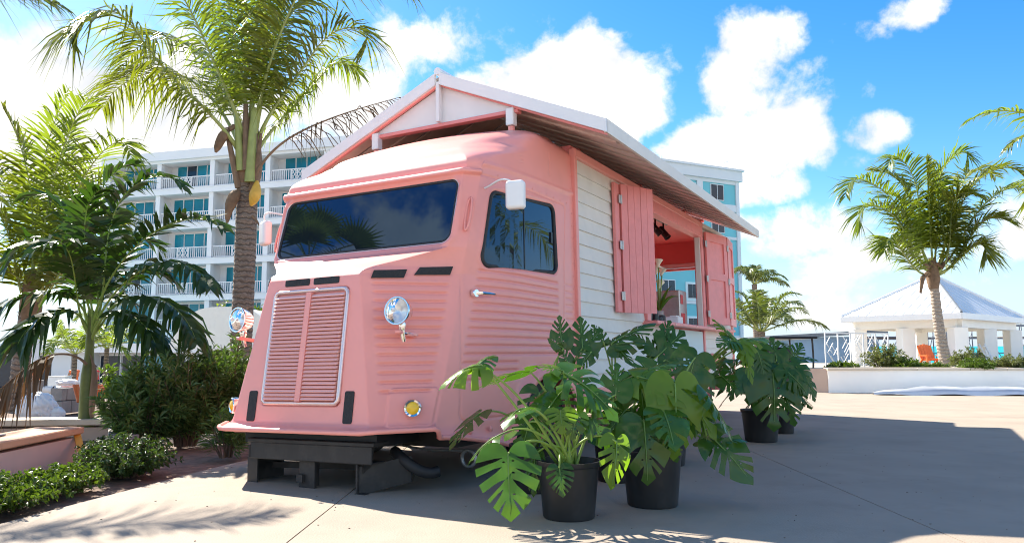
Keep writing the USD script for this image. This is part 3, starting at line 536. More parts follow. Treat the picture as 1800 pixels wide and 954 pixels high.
for s in (1, -1):
    wallp = MB()
    for v0, v1, w0, w1 in ((B0, O0, .53, BH), (O1, B1, .53, BH), (O0, O1, .53, SILL), (O0, O1, HEAD, BH)):
        wallp.box((s * .935, (v0 + v1) / 2, (w0 + w1) / 2), (.04, v1 - v0, w1 - w0))
    wp = wallp.build(truck, 'side_wall', mt['pinkd'])
    npl, w0, h = 16, .53, (2.56 - .53) / 16
    for k in range(npl):
        za, zb = w0 + k * h, w0 + (k + 1) * h
        spans = [(B0 + .045, O0 - .09), (O1 + .12, B1 - .05)] if zb > SILL - .02 else [(B0 + .045, O0 + .45), (O1 + .02, B1 - .05)]
        for v0, v1 in spans:
            j_ = R.uniform(-.0015, .0015)
            MB().hexa([(s * u, v, w) for u, v, w in [(.955, v0, za), (.955, v0, zb + .01), (.955, v1, za), (.955, v1, zb + .01), (.987 + j_, v0, za + .003), (.971 + j_, v0, zb + .003), (.987 + j_, v1, za + .003), (.971 + j_, v1, zb + .003)]]).build(wp, 'plank', mt['cream'])
    MB().box((s * .975, B0 + .018, 1.58), (.06, .055, 2.12), ch=.006).build(wp, 'corner_trim', mt['pink'])
    MB().box((s * .975, B1 - .02, 1.58), (.06, .06, 2.12), ch=.006).build(wp, 'corner_trim', mt['pink'])
    MB().box((s * .978, (B0 + O1 + .13) / 2, 2.598), (.07, O1 + .13 - B0, .075), ch=.006).build(wp, 'top_trim', mt['pink'])
    MB().box((s * .978, (O1 + .13 + B1) / 2 + .01, 2.60), (.09, B1 - O1 - .11, .06), ch=.006).build(wp, 'rear_top_trim', mt['cream'])
    MB().box((s * .972, (O0 + O1) / 2 - .0, 2.50), (.085, O1 - O0 + .24, .125), ch=.008).build(wp, 'window_header', mt['pinkw'])
    MB().box((s * .966, (O0 + O1) / 2, 2.425), (.11, O1 - O0, .022), ch=.004).build(wp, 'window_frame', mt['pinkw'])
    for v in (O0 - .045, O1 + .06): MB().box((s * .974, v, 1.81), (.09, .115, 1.25), ch=.008).build(wp, 'window_jamb', mt['pinkw'])
    MB().box((s * .965, O1 - .012, 1.81), (.07, .024, 1.22), ch=.004).build(wp, 'window_frame', mt['cream'])
    sh = MB().box((s * 1.045, (3.83 + 7.6) / 2, 1.168), (.19, 3.77, .036), ch=.006).build(truck, 'counter_shelf', mt['pinkw'])
    mb = MB()
    for v in (4.5, 5.4, 6.3, 7.2): mb.lathe([(0, .004), (.012, .004), (.012, 0)], 8, (s * 1.14, v, 1.168), frame((s, 0, 0)))
    mb.build(sh, 'screw', mt['steel'])
    # lower hatch under the counter: pale blue door with a teal strip
    hat = MB().box((s * .985, 5.40, .90), (.02, 1.7, .46)).build(truck, 'lower_hatch', mt['turqpale'])
    MB().box((s * .99, 5.40, .70), (.02, 1.68, .05)).build(hat, 'teal_strip', mt['turq'])
    for v in (4.53, 6.30): MB().box((s * .99, v, .84), (.045, .07, .62), ch=.006).build(hat, 'post', mt['pinkw'])
    MB().box((s * .972, 5.08, .47), (.04, 6.0, .13), ch=.01).build(truck, 'skirt', mt['pink'])
    # folding shutters
    def leaf(hv, hu, ang, W, Ht, wbot, boards, strip, back):
        dirv = np.array([math.sin(ang), math.cos(ang), 0]) if not back else np.array([math.sin(ang), math.cos(ang), 0])
        nr = np.array([dirv[1], -dirv[0], 0])
        def P(a, n_, w): return np.array([s * (hu + dirv[0] * a + nr[0] * n_), hv + dirv[1] * a + nr[1] * n_, wbot + w])
        root = None; step = W / boards
        for q in range(boards):
            a0, a1 = q * step + .0025, (q + 1) * step - .0025
            mb = MB().hexa([P(a, n_, w) for a in (a0, a1) for n_ in (-.016, .016 + .0015 * (q % 2)) for w in (0, Ht)])
            if root is None: root = mb.build(truck, 'shutter', mt['pinkw'])
            else: mb.build(root, 'board', mt['pinkw'])
        return root, P
    if s == 1:
        st = MB().box((1.012, 3.025, 1.875), (.035, .115, 1.28), ch=.005).build(truck, 'shutter_strip', mt['pinkw'])
        sht, P = leaf(3.10, 1.03, .42, .47, 1.28, 1.235, 5, None, False)
        for w in (.16, .66, 1.12):
            a = P(0, .018, w); MB().box((a[0], a[1] - .012, a[2]), (.012, .10, .085), ch=.003).lathe([(.008, -.045), (.008, .045)], 8, a + [.008, -.012, 0]).build(sht, 'hinge', mt['steel'])
        for n_, hv, hu, ang in ((0, 6.44, 1.03, .20), (1, 7.12, 1.165, -.10)):
            L = .66; dv = np.array([math.sin(ang), math.cos(ang)]); nn = np.array([dv[1], -dv[0]])
            def P(a, o, w): return np.array([hu + dv[0] * a + nn[0] * o, hv + dv[1] * a + nn[1] * o, 1.235 + w])
            pan = MB().hexa([P(a, o, w) for a in (0, L) for o in (-.012, .006) for w in (0, 1.27)]).build(truck, 'shutter', mt['pinkw'], label='panelled shutter folded back at the rear of the serving window')
            for a0, a1, w0_, w1_ in ((0, .10, 0, 1.27), (L - .10, L, 0, 1.27), (.1005, L - .1005, 0, .10), (.1005, L - .1005, 1.15, 1.27), (.1005, L - .1005, .62, .72)):
                MB().hexa([P(a, o, w) for a in (a0, a1) for o in (.0065, .024) for w in (w0_, w1_)]).build(pan, 'rail', mt['pinkw'])
            for w in (.14, .62, 1.10):
                a = P(-.01, .024, w); MB().box(a, (.012, .09, .085), ch=.003).lathe([(.008, -.045), (.008, .045)], 8, a + [.008, 0, 0]).build(pan, 'hinge', mt['steel'])
# interior: opposite awning rail, spotlights
MB().box((-.93, (O0 + O1) / 2, 2.26), (.06, O1 - O0, .32)).build(truck, 'inner_header', mt['pinkd'])
MB().box((.62, (O0 + O1) / 2, 2.60), (.035, 1.9, .03)).build(truck, 'light_track', mt['dark'])
for v, dz in ((4.7, -.2), (5.25, .1), (5.55, .25), (5.9, -.1)):
    mb = MB().tube([(.62, v, 2.60), (.62, v, 2.50)], .012, 6)
    ax = np.array([.55, dz, -.7]); ax /= np.linalg.norm(ax); c = np.array([.62, v, 2.46])
    mb.lathe([(0, -.09), (.04, -.085), (.045, .07), (.05, .10), (.04, .10), (.036, .08), (0, .075)], 12, c, frame(ax)); mb.build(truck, 'spotlight', mt['dark'], smooth=40)
MB().box((.70, (O0 + O1) / 2, 1.17), (.50, O1 - O0 - .04, .035)).build(truck, 'inner_counter', mt['white'])
# ------------------------------------------------------------------ gable roof of the truck
RV0, RV1, RB, RE, RP = 1.415, 7.55, 1.547, 2.60, 3.275
sl = math.hypot(RB, RP - RE)
for s in (1, -1):
    nv = 31 * 8 + 1; vs = np.linspace(RV0 + .02, RV1 - .02, nv); ph = (np.arange(nv) % 8)
    rib = np.interp(ph, [0, 1, 2, 3, 4, 5, 6, 7], [0, 0, .0, .004, .036, .036, .004, 0.0])
    saw = -.05 * (1 - ph / 8.0)
    def surf(lift, amp, a0=.01, a1=.99, rib=rib):
        P = np.zeros((2, nv, 3))
        for q, t in enumerate((a0, a1)): P[q] = np.stack([np.full(nv, s * RB * t), vs, RP + (RE - RP) * t + lift + amp * rib], -1)
        return P
    rs = MB().grid(surf(.012, 1.0)).build(truck, 'roof_sheet', mt['roofwhite'])
    nb_ = 34; stp = (RV1 - RV0 - .06) / nb_
    for q in range(nb_):
        v0_, v1_ = RV0 + .03 + q * stp + .007, RV0 + .03 + (q + 1) * stp - .007; dz = -.040 - .014 * (q % 2)
        MB().hexa([(s * RB * t, v, RP + (RE - RP) * t + dz + o) for t in (.012, .985) for v in (v0_, v1_) for o in (-.007, .007)]).build(rs, 'soffit_board', mt['soffit'])
    MB().hexa([(s * (RB + o), v, RE + z) for o in (-.012, .012) for v in (RV0 - .01, RV1) for z in (-.075, .035)]).build(rs, 'eave_board', mt['cream'])
    for v, nm in ((RV0 - .013, 'rake_board'), (RV1 + .013, 'rake_board')):
        up = .035
        MB().hexa([(s * u, v + o, RP + (RE - RP) * u / RB + z) for u in (.022, RB + .012) for o in (-.014, .014) for z in (-.07, up)]).build(rs, nm, mt['white'])
    MB().hexa([(s * u, v, w) for u, v, w in [(.022, RV0 + .008, RP - .09), (.022, RV0 + .008, RP - .06), (.022, RV0 + .03, RP - .09), (.022, RV0 + .03, RP - .06), (RB, RV0 + .008, RE - .09), (RB, RV0 + .008, RE - .06), (RB, RV0 + .03, RE - .09), (RB, RV0 + .03, RE - .06)]]).build(rs, 'rake_lining', mt['pinkw'])
    MB().bar((s * .02, RV0 + .4, RP - .06), (s * (RB - .05), RV0 + .4, RE - .03), .05, .05).build(rs, 'rafter', mt['soffit'])
MB().tube([(0, RV0 - .02, RP + .045), (0, RV1 + .02, RP + .045)], .035, 8).build(truck, 'ridge_cap', mt['roofwhite'], smooth=40)
gbz = 2.865; gu = RB * (RP - .075 - gbz) / (RP - RE)
for v in (RV0 + .05, RV1 - .05):
    gpn = MB().prism([(-gu, gbz), (gu, gbz), (0, RP - .075)], lambda a, b, dd, v=v: np.stack([a, v + dd, b], -1), 0, .016).build(truck, 'gable_panel', mt['white'])
    e = v - .045 if v < 3 else v + .06
    MB().box((0, e, (gbz + RP - .05) / 2), (.036, .05, RP - .05 - gbz), ch=.004).build(gpn, 'king_post', mt['white'])
    MB().box((0, v + .008, gbz - .018), (2 * gu, .07, .032), ch=.004).build(gpn, 'base_rail', mt['pinkw'])
for s in (-1, 1):
    post = MB().box((s * .70, RV0 + .035, 2.80), (.072, .072, .15), ch=.006).build(truck, 'roof_post', mt['white'])
    MB().tube([(s * .70, RV0 + .035, 2.72), (s * .70, RV0 + .04, 2.64), (s * .69, RV0 + .20, 2.60)], .03, 8).build(post, 'bracket', mt['pink'], smooth=40)
for v in (3.2, 5.2, 7.2):
    for s in (-1, 1): MB().bar((s * .55, v, 2.66), (s * .55, v, 3.0), .05, .05).build(truck, 'roof_post', mt['pinkw'])
# things standing on the counter
def cup(label, cat, name, c, prof, mat, k=16):
    t = thing(name, label, cat, loc=tr(*c)); MB().lathe(prof, k).build(t, 'body', mt[mat], smooth=40); return t
t = thing('calla_lily_vase', 'tall clear vase of cream calla lilies on the truck counter', 'vase', loc=tr(.72, 5.25, 1.19))
MB().lathe([(.05, 0), (.05, .18), (.046, .18), (.046, .01)], 16).build(t, 'vase', mt['curtain'], smooth=40)
for k, (dx, dy, h) in enumerate(((.02, -.10, .62), (.0, .02, .74), (-.01, .10, .66), (.04, .16, .48))):
    MB().tube(bez((0, 0, .05), (dx * .3, dy * .3, h * .6), (dx, dy, h)), .008, 6).build(t, 'stem', mt['petiole'], smooth=True)
    MB().lathe([(.004, -.06), (.018, -.03), (.032, .01), (.055, .05), (.05, .052), (.0, 0)], 14, (dx, dy, h + .04), frame((dx * 2 + .1, dy * 2, .6))).build(t, 'flower', mt['lily'], smooth=True)
for k in range(5):
    g = k * 1.3; MB().tube(bez((0, 0, .15), (.08 * math.cos(g), .08 * math.sin(g), .40), (.24 * math.cos(g), .24 * math.sin(g), .36 + .03 * k)), [.004, .012, .02, .024, .02, .014, .006, .002], 5).build(t, 'leaf', mt['monlight'], smooth=True)
t = thing('serving_cooler', 'grey steel drinks cooler with red panels on the truck counter', 'cooler', loc=tr(.62, 5.98, 1.19))
Rt = np.stack([tu, tv, tw], 1)
MB().box((0, 0, .24), (.40, .34, .48), Rt, ch=.01).build(t, 'body', mt['steel'])
MB().box(Rt @ [.205, -.04, .10], (.012, .16, .16), Rt).build(t, 'panel', mt['red']); MB().box(Rt @ [.205, -.08, .36], (.012, .10, .12), Rt).build(t, 'panel', mt['red'])
t = thing('napkin_box', 'white box of napkins on the truck counter', 'box', loc=tr(.80, 5.62, 1.19))
MB().box((0, 0, .06), (.16, .22, .12), Rt, ch=.008).build(t, 'body', mt['white']); MB().box((0, 0, .125), (.08, .14, .02), Rt).build(t, 'napkin', mt['plasticwrap'])
for k, (v, h) in enumerate(((4.75, .12), (4.9, .08), (5.02, .10))):
    cup(['small dark jar at the front of the truck counter', 'lowest dark jar between two taller ones on the truck counter', 'dark jar nearest the calla lilies on the truck counter'][k], 'jar', 'condiment_jar', (.82, v, 1.19), [(0, 0), (.04, 0), (.042, h), (.03, h + .015), (0, h + .02)], 'dark')
# ------------------------------------------------------------------ ground, plaza, planting bed, sea
def sheet(name, poly, z, mat, kind='structure', label=None):
    v, f = trimesh.creation.triangulate_polygon(poly, engine='earcut')
    return MB().add(np.column_stack([v, np.full(len(v), z)]), f).build('/World', name, mat, kind=kind, label=label)
sheet('ground', sbox(-4000, -1500, 4000, 62), -1.45, mt['sand'])
MB().add([(-4000, 62, -1.45), (-4000, 60, -1.6), (4000, 62, -1.45)], [[0, 1, 2]])
MB().hexa([(x, y, z - (1 if k else 0)) for x in (-6000, 6000) for y, z in ((60, -1.3), (6000, 62.0)) for k in (1, 0)]).build('/World', 'sea', mt['sea'], kind='structure')
edge_pts = [(-2.75, -6), (-2.64, 2), (-2.59, 4.0), (-2.455, 4.79), (-2.33, 5.5), (-2.22, 6.1), (-1.9, 7.2), (-1.2, 8.9), (.2, 11.6), (1.2, 13.5), (1.2, 26), (45, 26), (45, -6)]
plaza_poly = Polygon(edge_pts)
plz = MB().prism(plaza_poly, lambda a, b, d: np.stack([a, b, d], -1), -1.45, -.012).build('/World', 'plaza', mt['joint'], kind='structure')
gx = [-6.6, -1.02, .17 + 1.9, 5.6, 9.2, 12.8, 16.4, 20, 24, 28, 32, 36, 40, 45]; gy = [-6, -2, 1.6, 6.9, 10.6, 14.2, 18, 22, 26]
for a0, a1 in zip(gx, gx[1:]):
    for b0, b1 in zip(gy, gy[1:]):
        q = Polygon([(a0 + .004 + .015 * b0 - .06, b0 + .004), (a1 - .004 + .015 * b0 - .06, b0 + .004), (a1 - .004 + .015 * b1 - .06, b1 - .004), (a0 + .004 + .015 * b1 - .06, b1 - .004)]).intersection(plaza_poly)
        if q.area > .05: MB().prism(q, lambda a, b, d: np.stack([a, b, d], -1), -.011, 0.0).build(plz, 'concrete_slab', mt['concrete'])
bed = Polygon([(-2.76, -2), (-2.65, 2), (-2.60, 4.0), (-2.465, 4.79), (-2.34, 5.5), (-2.23, 6.1), (-1.91, 7.2), (-1.21, 8.9), (.19, 11.6), (1.19, 13.5), (1.19, 15.5), (-16, 15.5), (-16, -2)])
v, f = trimesh.creation.triangulate_polygon(bed, engine='earcut'); v3 = np.column_stack([v, 0 * v[:, 0]]); v3, f = trimesh.remesh.subdivide_to_size(v3, f, .45)
from meshkit import fbm
v3[:, 2] = -.03 + .055 * (fbm(np.column_stack([v3[:, :2] * 1.7, 0 * v3[:, 0]]), 3) - .3)
MB().add(v3, f).build('/World', 'planting_bed', mt['mulch'], smooth=60, kind='structure')
# loose leaf litter and stones on the plaza
mb = MB()
for k in range(170):
    x, y = rng.uniform(-2.2, 3.5), rng.uniform(3.3, 7.5)
    s = rng.uniform(.002, .0055); mb.box((x, y, .0008 + s * .25), (s * 2, s, s * .5), trimesh.transformations.rotation_matrix(rng.uniform(0, 6), [0, 0, 1])[:3, :3])
mb.build('/World', 'grit', mt['mulch'], kind='stuff', label='bits of dirt and leaf litter on the concrete', )

# ------------------------------------------------------------------ low walls on the left
def wall_run(name, label, p0, p1, h, thick, cap_h, cap_over, mat, capmat, z0=-.05):
    t = thing(name, label, 'wall'); p0, p1 = np.array([*p0, 0.0]), np.array([*p1, 0.0])
    up = np.array([0, 0, 1.0])
    MB().bar(p0 + up * (z0 + h - cap_h) / 2 + up * z0 / 2, p1 + up * (z0 + h - cap_h) / 2 + up * z0 / 2, thick, h - cap_h - z0, up).build(t, 'wall_face', mt[mat])
    d = (p1 - p0) / np.linalg.norm(p1 - p0); L = np.linalg.norm(p1 - p0); n = max(1, int(L / 1.1))
    for k in range(n):
        a, b = p0 + d * (L * k / n + (.003 if k else -cap_over)), p0 + d * (L * (k + 1) / n - (.003 if k < n - 1 else -cap_over))
        MB().bar(a + up * (h - cap_h / 2), b + up * (h - cap_h / 2), thick + 2 * cap_over, cap_h, up, ch=.008).build(t, 'cap_stone', mt[capmat])
    return t
wall_run('planter_wall', 'low rose plaster wall with a tan cap in the left foreground', (-3.36, 1.5), (-3.62, 6.25), .275, .30, .055, .03, 'wallpink', 'walltan')
MB().bar((-3.66, 5.55, .285), (-3.60, 1.6, .283), .14, .012, ch=.003).build('/World', 'grey_plank', mt['slate'], label='thin grey plank lying along the tan wall cap', category='plank')
wall_run('planter_wall', 'long low brown capped wall behind the green palm stem', (-9.5, 7.2), (-4.05, 8.1), .20, .28, .06, .04, 'tanplaster', 'capstone')
wall_run('planter_wall', 'grey plaster wall end behind the low hedge', (-3.95, 7.9), (-3.35, 6.75), .16, .2, .04, .02, 'block', 'block')
MB().bar((-3.50, 6.28, .235), (-3.22, 5.9, .06), .05, .012).build('/World', 'yellow_strap', mt['yellow'], label='yellow strap leaning on the end of the tan capped wall', category='strap')
# grey block walls with things on them
def blocks(label, p0, p1, h, n, rows):
    t = thing('block_wall', label, 'wall'); p0, p1 = np.array([*p0, 0.]), np.array([*p1, 0.])
    d = (p1 - p0) / np.linalg.norm(p1 - p0); L = np.linalg.norm(p1 - p0); hh = h / rows
    for r in range(rows):
        off = .5 if r % 2 else 0
        for k in range(n + (1 if off else 0)):
            a, b = max(0, (k - off) * L / n), min(L, (k + 1 - off) * L / n)
            if b - a > .05: MB().bar(p0 + d * (a + .004) + [0, 0, hh * (r + .5)], p0 + d * (b - .004) + [0, 0, hh * (r + .5)], .2 + R.uniform(-.006, .006), hh - .008, ch=.006).build(t, 'block', mt['block'])
    return t
blocks('grey block wall with a white roll lying on it', at(97, 715, 11.2)[:2], at(150, 712, 11.8)[:2], .37, 3, 2)
blocks('taller grey block wall right of the leftmost palm trunk', at(24, 690, 12.6)[:2], at(76, 690, 12.8)[:2], .43, 2, 2)
wb = thing('wrapped_bundle', 'rounded bundle in crinkled white plastic behind the low wall', 'bundle', loc=at(64, 734, 9.9) * [1, 1, 0])
m = trimesh.creation.icosphere(4); v = m.vertices * [.24, .2, .2]; v[:, 2] = np.maximum(v[:, 2], -.14); r_ = 1 + .30 * (fbm(m.vertices * 2.3, 4) - .5) + .06 * np.abs(np.sin(m.vertices @ [9, 5, 7])); v = v * r_[:, None] + [0, 0, .16]
MB().add(v, m.faces).build(wb, 'bag', mt['plasticwrap'], smooth=25)
m2 = trimesh.creation.icosphere(3); MB().add(m2.vertices * [.10, .1, .09] * (1 + .3 * (fbm(m2.vertices * 3, 3) - .5))[:, None] + [.24, .02, .10], m2.faces).build(wb, 'knot', mt['plasticwrap'], smooth=25)
t = thing('fabric_roll', 'white roll lying on the grey block wall', 'roll', loc=at(72, 685, 11.3) + [.05, 0, .0])
MB().tube([(0, 0, 0), (.24, 0, .0)], .055, 14).build(t, 'roll', mt['white'], smooth=40); MB().tube([(.14, 0, 0), (.16, 0, 0)], .058, 14).build(t, 'band', mt['blackcloth'], smooth=40)
def heap(label, name, p, d, mat, seed):
    m = trimesh.creation.icosphere(3); v = m.vertices * np.array(d) * (1 + .7 * (fbm(m.vertices * 2.5 + seed, 4) - .5))[:, None]
    return MB().add(v + p, m.faces).build('/World', name, mt[mat], smooth=35, label=label, category='cloth')
heap('dark red cloth heaped beside the white roll', 'cloth_heap', at(118, 684, 11.5), (.20, .1, .055), 'maroon', 3)
heap('crumpled white sheet above the dark red cloth', 'cloth_heap', at(120, 673, 11.8), (.17, .1, .06), 'plasticwrap', 8)
t = thing('utility_box', 'plain white box behind the block walls', 'box', loc=at(105, 672, 19)); MB().box((0, 0, 0), (.42, .3, .30), ch=.01).build(t, 'case', mt['white']); MB().box((0, 0, .155), (.44, .32, .02)).build(t, 'lid', mt['hotel'])
t = thing('orange_barrier', 'leaning orange plastic slats beside the green palm stem', 'barrier'); 
for k, x in enumerate((130, 136)): MB().bar(at(x, 676, 10.5), at(x + 8, 706, 10.2), .035, .02).build(t, 'slat', mt['orange'])
heap('orange tarpaulin crumpled to the right of the green palm stem', 'tarpaulin', at(171, 687, 11.0), (.10, .08, .10), 'orange', 12)

# ------------------------------------------------------------------ hotel: left wing with balconies
def local(A, d):
    A, d = np.array([*A, 0.]), np.array([*d, 0.]); d /= np.linalg.norm(d); n = np.array([-d[1], d[0], 0.])
    if n @ A > 0: n = -n                                  # n: out of the facade
    return lambda s, o, z: A + d * s + n * o + np.array([0, 0, z])
L = local((-19.87, 66), (-.959, .282))
hot = thing('hotel', 'white five storey hotel wing with open balconies and teal glass', 'building')
def HB(mb, L, s0, s1, o0, o1, z0, z1): return mb.hexa([L(s, o, z) for s in (s0, s1) for o in (o0, o1) for z in (z0, z1)])
S0, S1, BAY = -21.0, 19.35, 5.78
FL = [15.9, 12.65, 9.4, 6.15, 2.9, -.35]
core = HB(MB(), L, S0, S1, -14, -1.6, -1.45, 19.2).build(hot, 'wall', mt['hotel'])
HB(HB(MB(), L, S0 - .1, S1 + .3, -14.2, .35, 18.55, 19.35), L, S0 - .1, S1 + .2, -14, .1, 18.3, 18.55).build(hot, 'roof', mt['hotel'])
cols_s = [S1 - .25 - BAY * k for k in range(7)]
for z in FL[:-1]:
    HB(HB(MB(), L, S0, S1, -1.6, .12, z - .55, z - .06), L, S0, S1, -1.6, .16, z - .06, z).build(hot, 'balcony_slab', mt['hotel'])
tops = [18.3] + [z - .55 for z in FL[:-1]]
for z, top in zip(FL, tops):
    for s in cols_s:
        HB(HB(MB(), L, s - .24, s + .24, -.5, -.02, z, top), L, s - .07, s + .07, -1.6, -.5, z, top).build(hot, 'column', mt['hotel'])
    for k in range(6):
        a, b = cols_s[k + 1] + .32, cols_s[k] - .32
        pat = (k + int(z)) % 2
        for q in range(4):
            x0 = a + .30 + q * 1.1 + (.25 if pat else 0)
            fr = HB(MB(), L, x0, x0 + 1.08, -1.6, -1.54, z, z + 2.5).build(hot, 'window', mt['glassdark' if (q == 2 and (k + int(z * 3)) % 3 == 0) else 'glassteal'])
            e = MB(); HB(e, L, x0 - .03, x0 + .03, -1.6, -1.5, z, z + 2.5); HB(e, L, x0 + 1.04, x0 + 1.1, -1.6, -1.5, z, z + 2.5); HB(e, L, x0, x0 + 1.08, -1.6, -1.5, z + 2.5, z + 2.57); e.build(fr, 'frame', mt['hotel'])
        if z > 0:
            rl = MB(); HB(rl, L, a, b, -.22, -.14, z + 1.0, z + 1.08); HB(rl, L, a, b, -.21, -.15, z + .08, z + .14)
            nb = int((b - a) / .21); m0 = (a + b) / 2
            for q in range(nb + 1):
                x = a + (b - a) * q / nb
                if abs(x - m0) > .55: HB(rl, L, x - .028, x + .028, -.20, -.16, z + .1, z + 1.03)
            for x in (m0 - .55, m0, m0 + .55): HB(rl, L, x - .03, x + .03, -.21, -.15, z + .1, z + 1.03)
            for u0 in (m0 - .55, m0):
                for q0, q1 in (((u0, z + .1), (u0 + .55, z + 1.03)), ((u0, z + 1.03), (u0 + .55, z + .1)), ((u0, z + .56), (u0 + .275, z + 1.03)), ((u0 + .275, z + .1), (u0 + .55, z + .56)), ((u0 + .275, z + 1.03), (u0 + .55, z + .56)), ((u0, z + .56), (u0 + .275, z + .1))):
                    rl.bar(L(q0[0], -.18, q0[1]), L(q1[0], -.18, q1[1]), .045, .045)
            rl.build(hot, 'railing', mt['hotel'])
        if (k * 7 + int(z)) % 3 == 0:
            HB(MB(), L, a + .02, a + .28, -1.58, -1.5, z + .02, z + 2.3).build(hot, 'curtain', mt['curtain'])
# right wing: turquoise
L = local((22.4, 75), (.894, .448))
hot2 = thing('hotel', 'turquoise hotel wing with white corner trim behind the truck', 'building')
W0_, TOP = -25.0, 18.9
HB(MB(), L, W0_, 0, -12, -.02, -1.45, TOP - 1.25).build(hot2, 'wall', mt['turq'])
HB(HB(MB(), L, W0_, .35, -12.3, .35, TOP - 1.1, TOP - .1), L, W0_, .5, -12.4, .5, TOP - .1, TOP + .1).build(hot2, 'roof', mt['hotel'])
HB(MB(), L, -.36, .06, -1, .12, -1.45, TOP - 1.1).build(hot2, 'corner_column', mt['hotel'])
for z in (15.35, 12.15, 8.95, 5.75, 2.55): HB(MB(), L, W0_, -.36, -.5, .06, z - .2, z + .08).build(hot2, 'band', mt['hotel'])
HB(HB(MB(), L, W0_, -.36, -.5, .08, 17.45, 17.8), L, W0_, -.36, -.5, .10, 14.75, 15.2).build(hot2, 'band', mt['hotel'])
for b in range(4):
    x0 = -.75 - b * 6.2
    if b < 3: HB(MB(), L, x0 - 4.45, x0 - 3.75, -.5, .10, -1.45, 17.46).build(hot2, 'column', mt['hotel'])
    for zi, z in enumerate((15.55, 12.35, 9.15, 5.95, 2.75, -.45)):
        wx = x0 - 2.7
        fr = MB(); HB(fr, L, wx - .08, wx + 1.58, -.1, .07, z + .18, z + 1.78 if z > -.4 else z + 1.9); w_ = fr.build(hot2, 'window', mt['hotel'])
        for q in (0, 1): HB(MB(), L, wx + q * .80, wx + q * .80 + .70, -.05, .09, z + .26, z + 1.7).build(w_, 'pane', mt['glassdark'])
        rx = x0 - 6.1
        if b < 3:
            HB(MB(), L, rx, rx + 1.55, -.1, .05, z - .1, z + 1.65).build(hot2, 'recess', mt['turqpale'])
            w_ = HB(MB(), L, rx + .2, rx + 1.4, -.05, .08, z + .1, z + 1.5).build(hot2, 'window', mt['hotel'])
            for q in (0, 1): HB(MB(), L, rx + .26 + q * .56, rx + .78 + q * .56, -.05, .10, z + .16, z + 1.44).build(w_, 'pane', mt['glassteal' if b else 'glassdark'])
mb = MB(); mb.tube([L(-1.2, -.5, TOP + .1), L(-1.3, -.5, TOP + .8), L(-.6, -.5, TOP + 1.1)], .05, 5).tube([L(-9, -.5, TOP + .1), L(-9, -.5, TOP + .9), L(-9.8, -.5, TOP + .8)], .05, 5); mb.build(hot2, 'aerial', mt['hotel'])
# low white pool building in front of the hotel
pb = thing('pool_building', 'low flat roofed white building with dark glass doors left of the oleanders', 'building')
PBL = local((-19.0, 50.5), (-1, .06))
HB(MB(), PBL, -6, 26, -6, .7, .95, 1.55).build(pb, 'roof', mt['hotel'])
HB(MB(), PBL, -6, 26, -6, -.6, -1.45, .95).build(pb, 'wall', mt['hotel'])
for k in range(20):
    s = -5 + k * 1.5
    if k in (4, 9, 10, 15): HB(MB(), PBL, s, s + 1.3, -.62, .2, -1.45, .95).build(pb, 'column', mt['hotel']); continue
    d_ = HB(MB(), PBL, s + .06, s + 1.42, -.62, -.55, -1.4, .75).build(pb, 'door', mt['glassdark' if k % 3 else 'glassteal'])
    HB(HB(MB(), PBL, s, s + .06, -.62, -.48, -1.4, .85), PBL, s, s + 1.5, -.62, -.48, .75, .85).build(d_, 'frame', mt['hotel'])
t = thing('stair_tower', 'tall narrow white wall behind the leftmost palm trunk', 'wall'); P_ = at(50, 600, 44); MB().box((P_[0], 44, .9), (1.1, .5, 4.6)).build(t, 'wall_face', mt['hotel']); MB().box((P_[0], 44, 3.24), (1.2, .6, .1)).build(t, 'coping', mt['hotel'])
# cream fabric canopy
cv = thing('canopy', 'cream vaulted fabric canopy on thin posts behind the coconut palm trunk', 'canopy')
x0, x1 = at(318, 600, 27)[0], at(505, 600, 27)[0]; g = np.linspace(0, 1, 19)
prof = lambda a, y: np.array([x0 + (x1 - x0) * a, y, 1.05 + 1.12 * (1 - abs(2 * a - 1) ** 2.6) ** .6 + .28 * min(1, a * 4, (1 - a) * 4)])
MB().grid(np.array([[prof(a, y) for a in g] for y in (26, 30)])).build(cv, 'cover', mt['cream'], smooth=60)
MB().add(np.array([prof(a, 26.0) for a in g] + [(x0 + (x1 - x0) * a, 26.0, 1.0) for a in g]), [[k, k + 1, 20 + k - 1 + 0] for k in range(18)] + [[k + 1, k + 20, k + 19] for k in range(18)]).build(cv, 'gable_end', mt['cream'])
for a, y in ((.18, 26.1), (.82, 26.1), (.02, 29.9), (.98, 29.9)): MB().tube([(x0 + (x1 - x0) * a, y, -1.45), (x0 + (x1 - x0) * a, y, 1.1)], .06, 8).build(cv, 'post', mt['curtain'])
